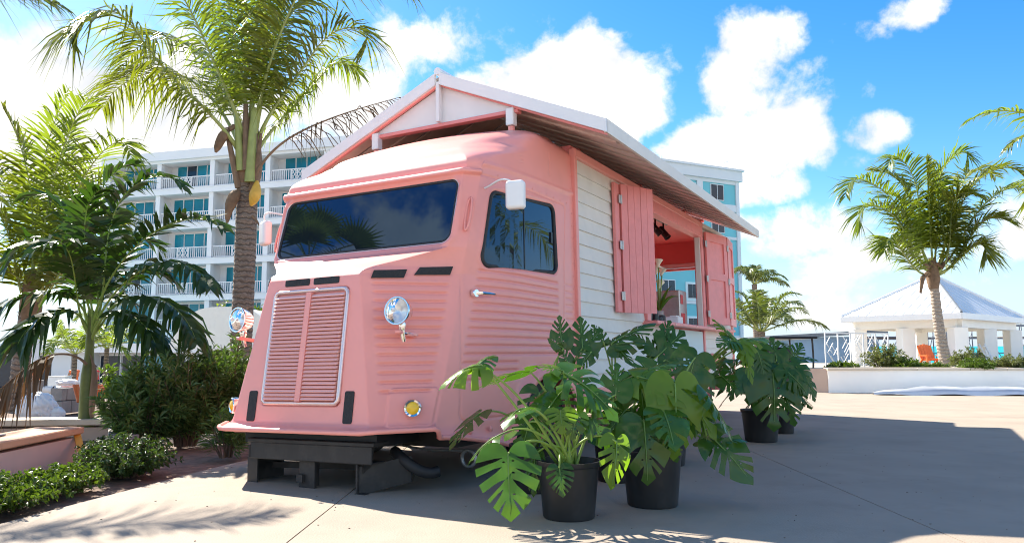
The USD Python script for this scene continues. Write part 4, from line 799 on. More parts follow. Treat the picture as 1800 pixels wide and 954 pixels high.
# ------------------------------------------------------------------ right side: terrace, white wall, gazebo, screens, rolled sheet
Yw = 17.28; xw = at(1457, 690, Yw)[0]; ZT = .55
wh = thing('terrace_wall', 'long low white terrace wall with a pale cap and tan end', 'wall')
MB().box(((xw + 32) / 2, Yw + .15, (ZT - .06) / 2), (32 - xw, .30, ZT - .06)).build(wh, 'wall_face', mt['plaster'])
for k in range(12):
    a = xw - .02 + k * 2.0; MB().box((a + 1.0, Yw + .14, ZT - .028), (1.992, .36, .062), ch=.008).build(wh, 'cap_stone', mt['capstone'])
MB().hexa([(x + dx, y, z) for x, y, dx in ((xw - .003, Yw - .003, 0), (xw - .12, Yw + 2.6, 0)) for dx, in ((-.25,), (0,)) for z in (0, ZT - .004)]) if False else None
MB().hexa([(xw - .28, Yw + .29, 0), (xw - .28, Yw + .29, ZT - .02), (xw - .004, Yw + .02, 0), (xw - .004, Yw + .02, ZT - .02), (xw - .5, Yw + 5, 0), (xw - .5, Yw + 5, ZT - .02), (xw - .004, Yw + 5, 0), (xw - .004, Yw + 5, ZT - .02)]).build(wh, 'end_face', mt['tanplaster'])
MB().box(((xw + 45) / 2, 26.6, (ZT - .1) / 2 - .4), (45 - xw, 18.2, ZT - .1 + .8)).build('/World', 'terrace', mt['sand'], kind='structure')
gz = thing('gazebo', 'open white gazebo with square columns and a hipped white roof', 'gazebo')
Yg = 27.0
pA, pC = at(1478, 562, Yg + 1.0), at(1690, 549, Yg - 2.0)
apex = at(1640, 484, Yg + 1.6); zE = pC[2]; cL = np.array([pA[0], pA[1], zE]); cN = np.array([pC[0], pC[1], zE])
ctr = np.array([apex[0], apex[1], zE]); cR, cB = 2 * ctr - cL, 2 * ctr - cN
cor = [cL, cN, cR, cB]; rt = None
for k in range(4):
    a, b = cor[k], cor[(k + 1) % 4]; n_ = 14; mbp = MB()
    if rt is None:
        rt = MB().add(np.array([a, b, apex]), [[0, 1, 2]]).add(np.array([a, b, apex]) - [0, 0, .05], [[0, 2, 1]]).build(gz, 'roof', mt['roofwhite'])
    else: MB().add(np.array([a, b, apex]), [[0, 1, 2]]).add(np.array([a, b, apex]) - [0, 0, .05], [[0, 2, 1]]).build(gz, 'roof', mt['roofwhite'])
    sm_ = MB()
    for q in range(1, 13):      # standing seams
        t_ = q / 13; p = a + (b - a) * t_; e = min(t_, 1 - t_) * 2; mid = (a + b) / 2; tip = p + (apex - mid) * e
        if np.linalg.norm(tip - p) > .15: sm_.bar(p + [0, 0, .006], tip + [0, 0, .006], .03, .02)
    sm_.build(gz, 'standing_seam', mt['roofwhite'])
    MB().bar(a + [0, 0, -.10], b + [0, 0, -.10], .05, .20).build(gz, 'fascia', mt['roofwhite'])
    MB().tube([a + [0, 0, .02], apex + [0, 0, .03]], .045, 6).build(gz, 'hip_cap', mt['slate' if k == 1 else 'roofwhite'])
    ins = lambda p: ctr + (p - ctr) * .83
    A_, B_ = ins(a), ins(b)
    MB().bar(A_ + [0, 0, -.28], B_ + [0, 0, -.28], .30, .36).build(gz, 'beam', mt['plaster'])
    for t_ in ((0, .5) if k < 2 else (0,)):
        p = A_ + (B_ - A_) * t_; MB().box((p[0], p[1], (ZT - .1 + zE - .45) / 2), (.46, .46, zE - .45 - ZT + .1), ch=.015).box((p[0], p[1], ZT), (.56, .56, .2), ch=.01).build(gz, 'column', mt['plaster'])
MB().lathe([(0, .12), (.06, .1), (.09, 0), (.2, -.06)], 12, apex + [0, 0, .04]).build(gz, 'finial', mt['roofwhite'], smooth=40)
# patterned white railing on the terrace edge
fz = thing('lattice_railing', 'white railing of slanting bars on the terrace left of the gazebo', 'railing')
fa, fb = at(1452, 640, 19.2), at(1563, 640, 19.6); zb, zt = ZT - .05, at(1460, 585, 19.2)[2]
def FP(t, z): return np.array([fa[0] + (fb[0] - fa[0]) * t, fa[1] + (fb[1] - fa[1]) * t, z])
for z in (zt, zb + .04): MB().bar(FP(0, z), FP(1, z), .03, .03).build(fz, 'rail', mt['white'])
for k in range(6): MB().bar(FP(k / 5, zb), FP(k / 5, zt), .028, .028).build(fz, 'post', mt['white'])
rf = random.Random(3)
for k in range(5):
    for q in range(7):
        u0, z0 = k / 5 + rf.uniform(.0, .13), zb + (zt - zb) * rf.uniform(.05, .75); sg = 1 if (q + k) % 2 else -1
        MB().bar(FP(u0, z0 + (0 if sg > 0 else .22)), FP(u0 + .075, z0 + (.22 if sg > 0 else 0)), .015, .015).build(fz, 'slanting_bar', mt['white'])
# turquoise construction screens and scaffolding beyond the gazebo
for k, (xa, xb) in enumerate(((1568, 1600), (1725, 1756), (1772, 1860))):
    a, b = at(xa, 650, 34), at(xb, 650, 34)
    t = thing('fence_screen', ['small turquoise mesh screen between the gazebo columns', 'turquoise mesh screen with a white ladder in front', 'wide turquoise mesh screen right of the last gazebo column'][k], 'screen')
    g = np.linspace(0, 1, 14); P = np.array([[(a[0] + (b[0] - a[0]) * u, 34 + .05 * math.sin(9 * u + z * 3), -.3 + z * 1.5) for u in g] for z in (0, .33, .66, 1)])
    MB().grid(P).build(t, 'mesh_panel', mt['turq'], smooth=60)
    for u in (0, .5, 1): MB().tube([(a[0] + (b[0] - a[0]) * u, 34.05, -.4), (a[0] + (b[0] - a[0]) * u, 34.05, 1.3)], .03, 6).build(t, 'post', mt['scaff'])
lad = thing('ladder', 'white ladder leaning before the turquoise screen', 'ladder'); la, lb = at(1738, 640, 26), at(1748, 640, 26)
for q in (la, lb): MB().bar((q[0], 26, ZT), (q[0] - .05, 26.4, 1.2), .05, .04).build(lad, 'rail', mt['white'])
for k in range(4): MB().bar((la[0] - .01 * k, 26 + .08 * k, ZT + .12 + .15 * k), (lb[0] - .01 * k, 26 + .08 * k, ZT + .12 + .15 * k), .04, .03).build(lad, 'rung', mt['white'])
def scaffold(label, x0, x1, Y, ztop, seed):
    t = thing('scaffold_frame', label, 'scaffold'); r = random.Random(seed); n = 4; xs = np.linspace(x0, x1, n)
    for x in xs:
        for y in (Y, Y + 1.2): MB().tube([(x, y, -.4), (x, y, ztop)], .025, 5).build(t, 'upright', mt['scaff'])
    for z in (.9, 1.6, ztop - .05):
        for y in (Y, Y + 1.2): MB().tube([(x0 - .3, y, z), (x1 + .3, y, z)], .022, 5).build(t, 'ledger', mt['scaff'])
    for a, b in zip(xs, xs[1:]): MB().tube([(a, Y, .3), (b, Y, ztop - .2)], .018, 5).build(t, 'brace', mt['scaff']); MB().tube([(b, Y + 1.2, .3), (a, Y + 1.2, 1.5)], .018, 5).build(t, 'brace', mt['scaff'])
    MB().box(((x0 + x1) / 2, Y + .6, 1.64), (x1 - x0, 1.0, .05)).build(t, 'walkway', mt['wood'])
scaffold('dark scaffold frame seen through the left gazebo bay', at(1535, 600, 38)[0], at(1598, 600, 38)[0], 38, 1.75, 1)
scaffold('dark scaffold frame seen through the middle gazebo bay', at(1612, 600, 37)[0], at(1655, 600, 37)[0], 37, 2.0, 2)
scaffold('tall dark scaffold frame seen through the right gazebo bay', at(1690, 600, 36)[0], at(1748, 600, 36)[0], 36, 2.1, 3)
scaffold('tall dark scaffold frame at the right edge past the gazebo', at(1770, 600, 36)[0], at(1850, 600, 36)[0], 36, 2.25, 4)
oc = thing('orange_chair', 'orange beach chair beside the palm trunk under the gazebo', 'chair', loc=at(1634, 640, 25) * [1, 1, 0] + [0, 0, ZT - .1])
K_ = .72
for k in range(5): MB().bar(np.array((-.30 + .13 * k, .0, .28)) * K_, np.array((-.30 + .13 * k, .35, .95 + .03 * (2 - abs(k - 2)))) * K_, .115 * K_, .025).build(oc, 'back_slat', mt['orange'])
for k in range(4): MB().bar(np.array((-.3, -.1 - .12 * k, .30 + .02 * k)) * K_, np.array((.3, -.1 - .12 * k, .30 + .02 * k)) * K_, .10 * K_, .025).build(oc, 'seat_slat', mt['orange'])
for x in (-.34, .34):
    for a_, b_, w_, n_ in (((x, -.5, 0), (x, -.45, .5), .09, 'leg'), ((x, .35, 0), (x, -.1, .35), .09, 'leg'), ((x, -.55, .5), (x, .2, .5), .12, 'armrest')): MB().bar(np.array(a_) * K_, np.array(b_) * K_, w_ * K_, .025).build(oc, n_, mt['orange'])
MB().box((0, -.05, -.0), (.9, .9, .03)).build(oc, 'base_board', mt['wood'])
# long silver sheet lying on the plaza
sv = thing('silver_sheet', 'long folded silver sheet lying on the plaza before the white wall', 'sheet')
xs = np.linspace(at(1538, 690, 16.2)[0], 18, 60); P = []
for q, x in enumerate(xs):
    taper = min(1, (q + 1) / 7); y0 = 16.5 - .10 * (x - xs[0]); ww = .50 * taper
    P.append([(x, y0 + ww * c - .25, .012 + h * (taper * .8 + .2) + .018 * math.sin(x * 5 + 9 * c)) for c, h in ((0, 0), (.06, .10), (.3, .16), (.5, .13), (.7, .15), (.95, .08), (1, 0))])
MB().grid(np.array(P)).build(sv, 'fold', mt['silver'], smooth=60); P2 = np.array(P)[6:] * 1.0; P2[:, :, 1] += .42; P2[:, :, 2] *= .75; MB().grid(P2).build(sv, 'fold', mt['silver'], smooth=60)
# dark roofed blue-grey shed
sd = thing('shed', 'long blue grey shed with a flat slate roof beyond the terrace', 'shed'); a, b = at(1330, 600, 40), at(1545, 600, 40)
MB().box(((a[0] + b[0]) / 2, 42, .2), (b[0] - a[0], 4, 3.1)).build(sd, 'wall', mt['bluegrey'])
MB().hexa([(x, y, z + dz) for x, z in ((a[0] - .2, 1.75), (b[0] + .3, 2.12)) for y in (39.6, 44.3) for dz in (-.18, .0)]).build(sd, 'roof', mt['slate'])
# golf cart
gc = thing('golf_cart', 'dark roofed golf cart half hidden behind the potted plants', 'golf cart', loc=(at(1372, 640, 19)[0], 19.0, -.12))
MB().box((0, 0, 1.36), (1.15, 1.9, .05), ch=.02).build(gc, 'roof', mt['dark'])
for x in (-.5, .5):
    for y in (-.8, .7): MB().tube(spline([(x * .9, y * 1.1, .55), (x, y, 1.0), (x * .98, y * .98, 1.36)], 6), .022, 6).build(gc, 'post', mt['darksteel'])
MB().box((0, .0, .42), (1.1, 2.0, .36), ch=.08).build(gc, 'body', mt['dark']); MB().box((0, .25, .70), (1.0, .5, .14), ch=.04).build(gc, 'seat', mt['dark']); MB().box((0, .52, .95), (1.0, .1, .4), ch=.04).build(gc, 'seat_back', mt['dark'])
for x in (-.48, .48):
    for y in (-.75, .75): MB().lathe([(0, -.07), (.2, -.07), (.22, -.04), (.22, .04), (.2, .07), (0, .07)], 18, (x, y, .22), frame((1, 0, 0))).build(gc, 'wheel', mt['rubber'], smooth=40)
# ------------------------------------------------------------------ workers far behind the walls
import manifold3d as m3
def person(label, p, rotz, shirt, lean, k):
    t = UsdGeom.Xform.Define(stage, numbered('/World', 'person')); t.AddTranslateOp().Set(tuple(map(float, p))); t.AddRotateZOp().Set(rotz); tag(t, label, 'person', None); t = str(t.GetPath())
    J = {'pel': (0, 0, .95), 'chest': (0, lean * .5, 1.33), 'neck': (0, lean * .75, 1.50), 'head': (0, lean, 1.63), 'ls': (-.19, lean * .6, 1.42), 'rs': (.19, lean * .6, 1.42), 'le': (-.27, lean + .05, 1.15), 're': (.27, lean + .07, 1.17), 'lw': (-.18, lean + .28, 1.08), 'rw': (.2, lean + .26, 1.02),
         'lh': (-.10, 0, .92), 'rh': (.10, 0, .92), 'lk': (-.12, .03, .5), 'rk': (.12, .08, .5), 'la': (-.12, -.03, .09), 'ra': (.13, 0, .09), 'lt': (-.13, .13, .04), 'rt': (.14, .16, .04)}
    rad = dict(pel=.15, chest=.165, neck=.06, head=.095, ls=.075, rs=.075, le=.047, re=.047, lw=.035, rw=.035, lh=.09, rh=.09, lk=.062, rk=.062, la=.045, ra=.045, lt=.035, rt=.035)
    def body(bones):
        out = None
        for a, b in bones:
            pts = np.vstack([trimesh.creation.icosphere(1, rad[q]).vertices + J[q] for q in (a, b)]); h = trimesh.convex.convex_hull(pts)
            mm = m3.Manifold(m3.Mesh(np.asarray(h.vertices, np.float32), np.asarray(h.faces, np.uint32))); out = mm if out is None else out + mm
        q = out.refine_to_length(.05).to_mesh(); tm = trimesh.Trimesh(q.vert_properties[:, :3], q.tri_verts, process=False); trimesh.smoothing.filter_taubin(tm, iterations=8); return tm
    MB().mesh(body([('pel', 'chest'), ('chest', 'neck'), ('neck', 'head'), ('ls', 'rs'), ('chest', 'ls'), ('chest', 'rs'), ('ls', 'le'), ('le', 'lw'), ('rs', 're'), ('re', 'rw'), ('lh', 'lk'), ('lk', 'la'), ('la', 'lt'), ('rh', 'rk'), ('rk', 'ra'), ('ra', 'rt'), ('pel', 'lh'), ('pel', 'rh')])).build(t, 'body', mt['skin'], smooth=True)
    for q in ('pel', 'chest', 'ls', 'rs', 'lh', 'rh', 'lk', 'rk', 'la', 'ra'): rad[q] += .014
    J2 = dict(J); MB().mesh(body([('pel', 'chest'), ('ls', 'rs'), ('chest', 'ls'), ('chest', 'rs')])).build(t, 'shirt', mt[shirt], smooth=True)
    MB().mesh(body([('lh', 'lk'), ('lk', 'la'), ('rh', 'rk'), ('rk', 'ra'), ('pel', 'lh'), ('pel', 'rh')])).build(t, 'trousers', mt['blackcloth'], smooth=True)
    c = np.array(J['head']); m_ = trimesh.creation.icosphere(2); v = m_.vertices * [.088, .105, .115]; keep = v[:, 2] > (.0 + .5 * np.maximum(v[:, 1], -.05)); v[~keep] *= .9
    MB().add(v + c + [0, -.012, .022], m_.faces).build(t, 'hair', mt['hair'], smooth=True)
    MB().lathe([(0, .03), (.012, .0), (.016, -.012), (0, -.02)], 8, c + [0, .098, -.01], frame((0, 1, .3))).build(t, 'nose', mt['skin'])
    for x in (-.033, .033): MB().lathe([(0, .006), (.012, .002), (.012, -.004)], 8, c + [x, .086, .015], frame((x, 1, 0))).build(t, 'eye', mt['hair'])
for k, (x, Y, lab, sh, rz) in enumerate(((67, 25, 'worker in an orange top with dark hair behind the left block wall', 'orange', 120), (133, 25, 'worker in an orange and pink top just left of the green palm stem', 'orange', 60), (170, 24, 'worker in a red orange vest just right of the green palm stem', 'red', 160))):
    Y = 40; p = at(x, 640, Y); person(lab, (p[0], Y, -1.45), rz, sh, .12, k)
# ------------------------------------------------------------------ palms
UP = np.array([0, 0, 1.0])
def frond(parent, ctrl, mat, n=58, Lmax=.75, width=.032, droop=.45, t0=.22, r0=.022, fwd=(1.0, .35), vee=.30, stalk='rachis', ragged=.12, endmat=None, seed=0, fold=1.0):
    r = np.random.default_rng(seed + 11); C = spline(ctrl, 48); Ls = np.linalg.norm(np.diff(C, axis=0), axis=1).sum()
    T = np.gradient(C, axis=0); T /= np.linalg.norm(T, axis=1, keepdims=True)
    tt = np.linspace(t0, .995, n); verts, faces, k = [], [], 0
    for sg in (-1, 1):
        ts = np.clip(tt + r.normal(0, .004, n), 0, .999); x = ts * 47; i0 = x.astype(int); f = (x - i0)[:, None]; i1 = np.minimum(i0 + 1, 47)
        p = C[i0] * (1 - f) + C[i1] * f; t = T[i0] * (1 - f) + T[i1] * f
        S = np.cross(t, UP); bad = np.linalg.norm(S, axis=1) < .25; S[bad] += np.array([.5, .3, 0]); S /= np.linalg.norm(S, axis=1, keepdims=True); Nn = np.cross(S, t)
        q = ((ts - t0) / (1 - t0))[:, None]
        fw = fwd[1] + (fwd[0] - fwd[1]) * q + r.normal(0, .10, (n, 1))
        d = S * sg * np.cos(fw) + t * np.sin(fw) + Nn * (vee + r.normal(0, .12, (n, 1))); d /= np.linalg.norm(d, axis=1, keepdims=True)
        L = Lmax * (np.sin(PI * (.16 + .78 * q)) ** .75) * (1 + r.normal(0, ragged, (n, 1))); L = np.maximum(L, .05)
        side = t - d * (t * d).sum(1, keepdims=True); side /= np.linalg.norm(side, axis=1, keepdims=True) + 1e-9
        tw = r.normal(0, .35, (n, 1)); side = side * np.cos(tw) + np.cross(d, side) * np.sin(tw)
        rows_ = []
        for s, w in ((0, .45), (.25, 1.0), (.6, .8), (1.0, .0)):
            pos = p + d * L * s - UP * droop * L * s ** 2 * (1 + .3 * r.normal(0, 1, (n, 1)) * (s == 1)) - d * L * .12 * droop * s ** 2
            rows_ += [pos - side * width * w * .5, pos + side * width * w * .5] if s < 1 else [pos]
        V = np.stack(rows_, 1); verts.append(V.reshape(-1, 3)); b = (np.arange(n) * 7)[:, None] + k; k += 7 * n
        faces.append(np.concatenate([b + [[0, 1, 3]], b + [[0, 3, 2]], b + [[2, 3, 5]], b + [[2, 5, 4]], b + [[4, 5, 6]]]))
    p = numbered(parent, 'frond'); raw(p, np.vstack(verts), np.vstack(faces), mat)
    rr_ = r0 * np.interp(np.linspace(0, 1, 48), [0, .12, .5, 1], [1.5, 1.0, .55, .12])
    MB().tube(C[::2], rr_[::2], 6).build(p, 'stalk', mt[stalk], smooth=True)
    return p
def pts(lst, Y0, Y1=None):
    Y1 = Y0 if Y1 is None else Y1; n = len(lst)
    return [at(x, y, Y0 + (Y1 - Y0) * k / (n - 1)) for k, (x, y) in enumerate(lst)]
def trunk(parent, C, r0, r1, n=60, ring=.012, k=16, mat='trunk', flare=.35):
    C = spline(C, n); s = np.linspace(0, 1, n); L = np.linalg.norm(np.diff(C, axis=0), axis=1).sum()
    r_ = r0 + (r1 - r0) * s + flare * r0 * np.exp(-s * L / .25)
    ph = s * L / .085; r_ = r_ + ring * (np.abs((ph % 1) - .5) * 2 - .5) + ring * .3 * np.sin(ph * 2.7)
    return MB().tube(C, r_, k).build(parent, 'trunk', mt[mat], smooth=50)
KP = 1.25
def at_(x, y, Y): return at(x, y, Y * KP)
def pts_(l, Y0, Y1): return pts(l, Y0 * KP, Y1 * KP)
# main coconut palm
cp = thing('coconut_palm', 'tall coconut palm beside the truck with a thick ringed trunk and dead hanging frond', 'palm tree')
trunk(cp, [at_(417, 738, 10), at_(423, 620, 10), at_(430, 470, 10), at_(434, 360, 10), at_(436, 300, 10)], .135 * KP, .135 * KP, 100, .011)
c0 = at_(437, 285, 10)
MB().lathe(np.array([(.13, -.35), (.165, -.2), (.18, -.05), (.16, .15), (.13, .35), (.09, .6)]) * KP, 16, c0).build(cp, 'fibre_sheath', mt['sheath'], smooth=50)
def boot(a, b, w0, w1, mat): return MB().tube(bez(a, (np.asarray(a) + b) / 2 + [0, -.03, 0], b, 7), np.linspace(w0, w1, 7) * KP, 7).build(cp, 'leaf_base', mt[mat], smooth=60)
boot(at_(420, 330, 9.9), at_(398, 225, 9.8), .05, .028, 'rachisbrown'); boot(at_(448, 330, 9.85), at_(459, 235, 9.8), .05, .02, 'sheath'); boot(at_(440, 320, 9.82), at_(447, 190, 9.8), .075, .04, 'rachis'); boot(at_(424, 300, 9.85), at_(416, 200, 9.8), .06, .035, 'rachis'); boot(at_(434, 300, 9.83), at_(432, 180, 9.85), .06, .03, 'rachisbrown')
MB().tube(bez(at_(402, 228, 9.75), at_(388, 240, 9.7), at_(379, 268, 9.7), 8), KP * np.array([.02, .05, .06, .065, .06, .055, .045, .015]), 7).tube([at_(412, 222, 9.8), at_(402, 228, 9.75)], .035 * KP, 7).build(cp, 'dead_spathe', mt['sheath'], smooth=60)
MB().tube(bez(at_(420, 335, 9.85), at_(403, 350, 9.8), at_(399, 392, 9.8), 8), KP * np.array([.03, .06, .075, .075, .07, .05, .04, .015]), 7).build(cp, 'dead_spathe', mt['sheath'], smooth=60)
MB().tube(bez(at_(452, 318, 9.8), at_(450, 345, 9.78), at_(441, 362, 9.8), 7), KP * np.array([.02, .05, .07, .08, .07, .05, .015]), 8).build(cp, 'yellow_sheath', mt['nut'], smooth=60)
MB().tube(bez(at_(444, 380, 9.86), at_(452, 388, 9.8), at_(458, 400, 9.8), 5), KP * np.array([.02, .018, .016, .012, .006]), 6).build(cp, 'leaf_stub', mt['sheath'])
A = dict(Lmax=.92 * KP, n=94, width=.027 * KP, r0=.026 * KP, droop=.6)
for k, (l, Y0, Y1, m_, kw) in enumerate([
    ([(426, 280), (400, 236), (330, 162), (256, 80), (205, 22), (150, 30), (118, 62)], 10, 8.3, 'frond', dict(droop=.75, vee=.05, n=90)),
    ([(432, 270), (415, 200), (372, 100), (330, 10), (285, -50), (230, -70)], 10, 8.6, 'frondyellow', dict(droop=.6)),
    ([(434, 270), (428, 150), (408, 40), (380, -70), (340, -140)], 10, 9.2, 'frond', {}),
    ([(438, 270), (444, 130), (455, 20), (485, -80), (540, -120)], 10, 9.3, 'frondyellow', {}),
    ([(442, 270), (466, 140), (505, 30), (560, -60), (630, -90)], 10, 9.0, 'frond', {}),
    ([(446, 275), (478, 196), (538, 112), (598, 52), (634, 52), (640, 90)], 10, 9.8, 'frond', dict(droop=.6, n=84)),
    ([(446, 275), (490, 215), (550, 150), (600, 110), (630, 130)], 10, 10.9, 'frondyellow', dict(droop=.7, Lmax=.85)),
    ([(442, 268), (478, 100), (550, -20), (640, -50), (715, -12)], 10, 9.4, 'frondcool', dict(droop=.55)),
    ([(430, 275), (405, 180), (345, 90), (270, 70), (215, 120)], 10, 11.4, 'frondcool', dict(droop=.6)),
    ([(436, 268), (430, 90), (440, -90)], 10, 10.6, 'frondyellow', dict(droop=.25)),
    ([(440, 268), (460, 120), (500, 0), (520, -120)], 10, 10.9, 'frondcool', dict(droop=.4)),
    ([(428, 275), (385, 190), (310, 130), (230, 140), (180, 190)], 10, 11.8, 'frond', dict(droop=.7)),
    ]): frond(cp, pts_(l, Y0, Y1), mt[m_], seed=k, **{**A, **kw})
frond(cp, pts_([(440, 335), (458, 292), (497, 251), (560, 217), (636, 190), (708, 170)], 9.9, 9.3), mt['frondbrown'], n=34, Lmax=.65, width=.02, droop=.95, t0=.36, r0=.026, vee=-.1, stalk='rachisbrown', ragged=.4, seed=40)
# second palm at far left
p2 = thing('coconut_palm', 'young yellow green coconut palm with upright fronds at the far left', 'palm tree')
trunk(p2, [at(26, 742, 12), at(33, 680, 12), at(42, 600, 12), at(52, 545, 12)], .125, .13, 60, .01)
MB().lathe([(.13, -.3), (.16, 0), (.14, .3), (.08, .6)], 14, at(54, 540, 12)).build(p2, 'fibre_sheath', mt['sheath'], smooth=50)
for k, (l, Y1, m_) in enumerate([([(56, 545), (75, 420), (105, 280), (150, 180), (165, 172)], 11.2, 'frondyellow'), ([(54, 545), (58, 400), (40, 270), (5, 190)], 11.6, 'frond'), ([(58, 545), (110, 400), (165, 285), (205, 250), (232, 285)], 11.0, 'frondyellow'), ([(52, 545), (20, 430), (-30, 350), (-70, 340)], 11.4, 'frond'),
      ([(57, 545), (95, 400), (120, 290), (115, 210)], 12.6, 'frond'), ([(60, 545), (130, 440), (185, 380), (215, 400)], 11.2, 'frond'), ([(58, 545), (120, 420), (160, 340), (190, 310), (222, 318)], 12.2, 'frondyellow'), ([(54, 545), (30, 400), (-10, 290), (-40, 260)], 12.4, 'frondcool'), ([(55, 545), (64, 380), (85, 250), (120, 160)], 12.0, 'frondyellow'),
      ([(56, 545), (20, 480), (-25, 470), (-50, 500)], 11.2, 'frond'), ([(60, 545), (110, 480), (150, 470), (170, 510)], 11.6, 'frondcool')]):
    frond(p2, pts(l, 12, Y1), mt[m_], n=64, Lmax=.78, width=.036, droop=.35, seed=60 + k)
# palms just outside the frame whose fronds reach in
p3 = thing('coconut_palm', 'coconut palm beyond the upper left corner with one frond reaching in', 'palm tree')
cx = at(-270, -60, 8); trunk(p3, [(cx[0] - .3, 8.3, 0), (cx[0] - .1, 8.2, 2), (cx[0], 8, cx[2] - .2)], .14, .13, 40)
frond(p3, [cx, *pts([(-150, -70), (-60, -42), (30, -18), (108, 12)], 8)], mt['frondcool'], n=80, Lmax=.62, droop=.6, width=.028, seed=81, fwd=(.9, .5))
for k in range(4):
    g = 2.0 + k * .62; e = R.uniform(.2, 1.2); frond(p3, [cx, cx + [.9 * math.cos(g), .9 * math.sin(g), .6 * e], cx + [1.8 * math.cos(g), 1.8 * math.sin(g), .8 * e], cx + [2.7 * math.cos(g), 2.7 * math.sin(g), .8 * e - .6]], mt['frond'], n=44, droop=.6, seed=90 + k)
p4 = thing('coconut_palm', 'coconut palm beyond the right edge with one frond reaching in', 'palm tree')
cx = at(1990, 330, 10); trunk(p4, [(cx[0] + .3, 10, 0), (cx[0] + .1, 10, 1.5), (cx[0], 10, cx[2])], .14, .13, 40)
frond(p4, [cx, *pts([(1890, 250), (1820, 205), (1760, 195), (1698, 216)], 10)], mt['frondyellow'], n=64, Lmax=.45, droop=.55, width=.026, seed=120)
frond(p4, [cx, *pts([(1900, 270), (1840, 235), (1800, 240), (1770, 262)], 10.4)], mt['frond'], n=54, Lmax=.4, droop=.6, width=.026, seed=121)
for k in range(7):
    g = -1.6 + k * .5; e = R.uniform(.3, 1.2); frond(p4, [cx, cx + [.9 * math.cos(g), .9 * math.sin(g), .6 * e], cx + [1.8 * math.cos(g), 1.8 * math.sin(g), .8 * e], cx + [2.6 * math.cos(g), 2.6 * math.sin(g), .7 * e - .6]], mt['frond'], n=40, droop=.6, seed=130 + k)
# palm in front of the gazebo
p5 = thing('coconut_palm', 'coconut palm with feathery upright fronds in front of the gazebo', 'palm tree')
trunk(p5, [at(1665, 645, 19.5), at(1653, 590, 19.5), at(1645, 530, 19.5), at(1641, 488, 19.5)], .135, .105, 70, .007, mat='palebark')
MB().lathe([(.115, -.35), (.16, -.1), (.14, .15), (.08, .45)], 14, at(1640, 484, 19.5)).build(p5, 'fibre_sheath', mt['sheath'], smooth=50)
for x1, y1, x2, y2 in ((1622, 488, 1618, 515), (1632, 470, 1615, 455), (1655, 470, 1668, 452)): MB().tube([at((x1 + 1640) / 2, y1 - 8, 19.4), at(x1, y1, 19.35), at(x2, y2, 19.35)], [.06, .06, .03], 7).build(p5, 'leaf_base', mt['sheath'])
for k, (l, Y1, m_) in enumerate([([(1638, 478), (1604, 402), (1552, 335), (1508, 315), (1486, 345)], 18.6, 'frondyellow'), ([(1638, 478), (1596, 418), (1556, 368), (1526, 362), (1515, 400)], 19.2, 'frondyellow'), ([(1639, 478), (1616, 380), (1600, 300), (1578, 276), (1560, 300)], 18.9, 'frondyellow'),
      ([(1640, 478), (1634, 380), (1628, 278)], 19.0, 'frond'), ([(1642, 478), (1652, 370), (1668, 284), (1690, 268), (1702, 292)], 18.9, 'frondyellow'), ([(1642, 478), (1684, 378), (1726, 312), (1772, 295), (1802, 315)], 18.8, 'frond'), ([(1643, 480), (1700, 402), (1748, 344), (1790, 330), (1812, 365)], 19.4, 'frondyellow'),
      ([(1643, 480), (1698, 430), (1742, 384), (1778, 392)], 18.8, 'frond'), ([(1638, 480), (1590, 448), (1566, 420), (1555, 442)], 18.9, 'frondyellow'), ([(1643, 482), (1690, 452), (1722, 430), (1735, 455)], 19.0, 'frond'), ([(1640, 478), (1610, 390), (1570, 310), (1530, 300)], 20.4, 'frond'), ([(1641, 478), (1672, 380), (1712, 300), (1750, 310)], 20.4, 'frond'), ([(1640, 478), (1648, 390), (1645, 300)], 20.0, 'frond'), ([(1640, 480), (1600, 430), (1590, 360), (1560, 340)], 20.2, 'frond'), ([(1642, 480), (1670, 410), (1690, 340), (1720, 345)], 18.6, 'frond')]):
    frond(p5, pts(l, 19.5, Y1), mt[m_], n=80, Lmax=1.0, width=.042, droop=.42, r0=.028, seed=150 + k)
# two small palms behind the truck
for (x, y, Y, lab, n_, Ln) in ((1326, 500, 36, 'smaller upper of two palms between the truck and the gazebo', 11, 1.15), (1338, 583, 24, 'lower dark palm between the truck tail and the gazebo', 13, 1.55)):
    pp = thing('coconut_palm', lab, 'palm tree'); c = at(x, y, Y); trunk(pp, [(c[0] + .1, Y, -.5), (c[0], Y, c[2] * .5), c], .14, .12, 40)
    for k in range(n_):
        g = k * 2.4; e = .25 + .75 * ((k * 7) % n_) / n_
        dv = np.array([math.cos(g) * math.cos(e * 1.3), math.sin(g) * math.cos(e * 1.3), math.sin(e * 1.3)])
        frond(pp, [c, c + dv * Ln * .5, c + dv * Ln * .95 + [0, 0, -.12], c + dv * Ln * 1.25 + [dv[0] * .2, dv[1] * .2, -.5]], mt['frondcool'], n=46, Lmax=.55, width=.045, droop=.5, r0=.025, seed=200 + k)
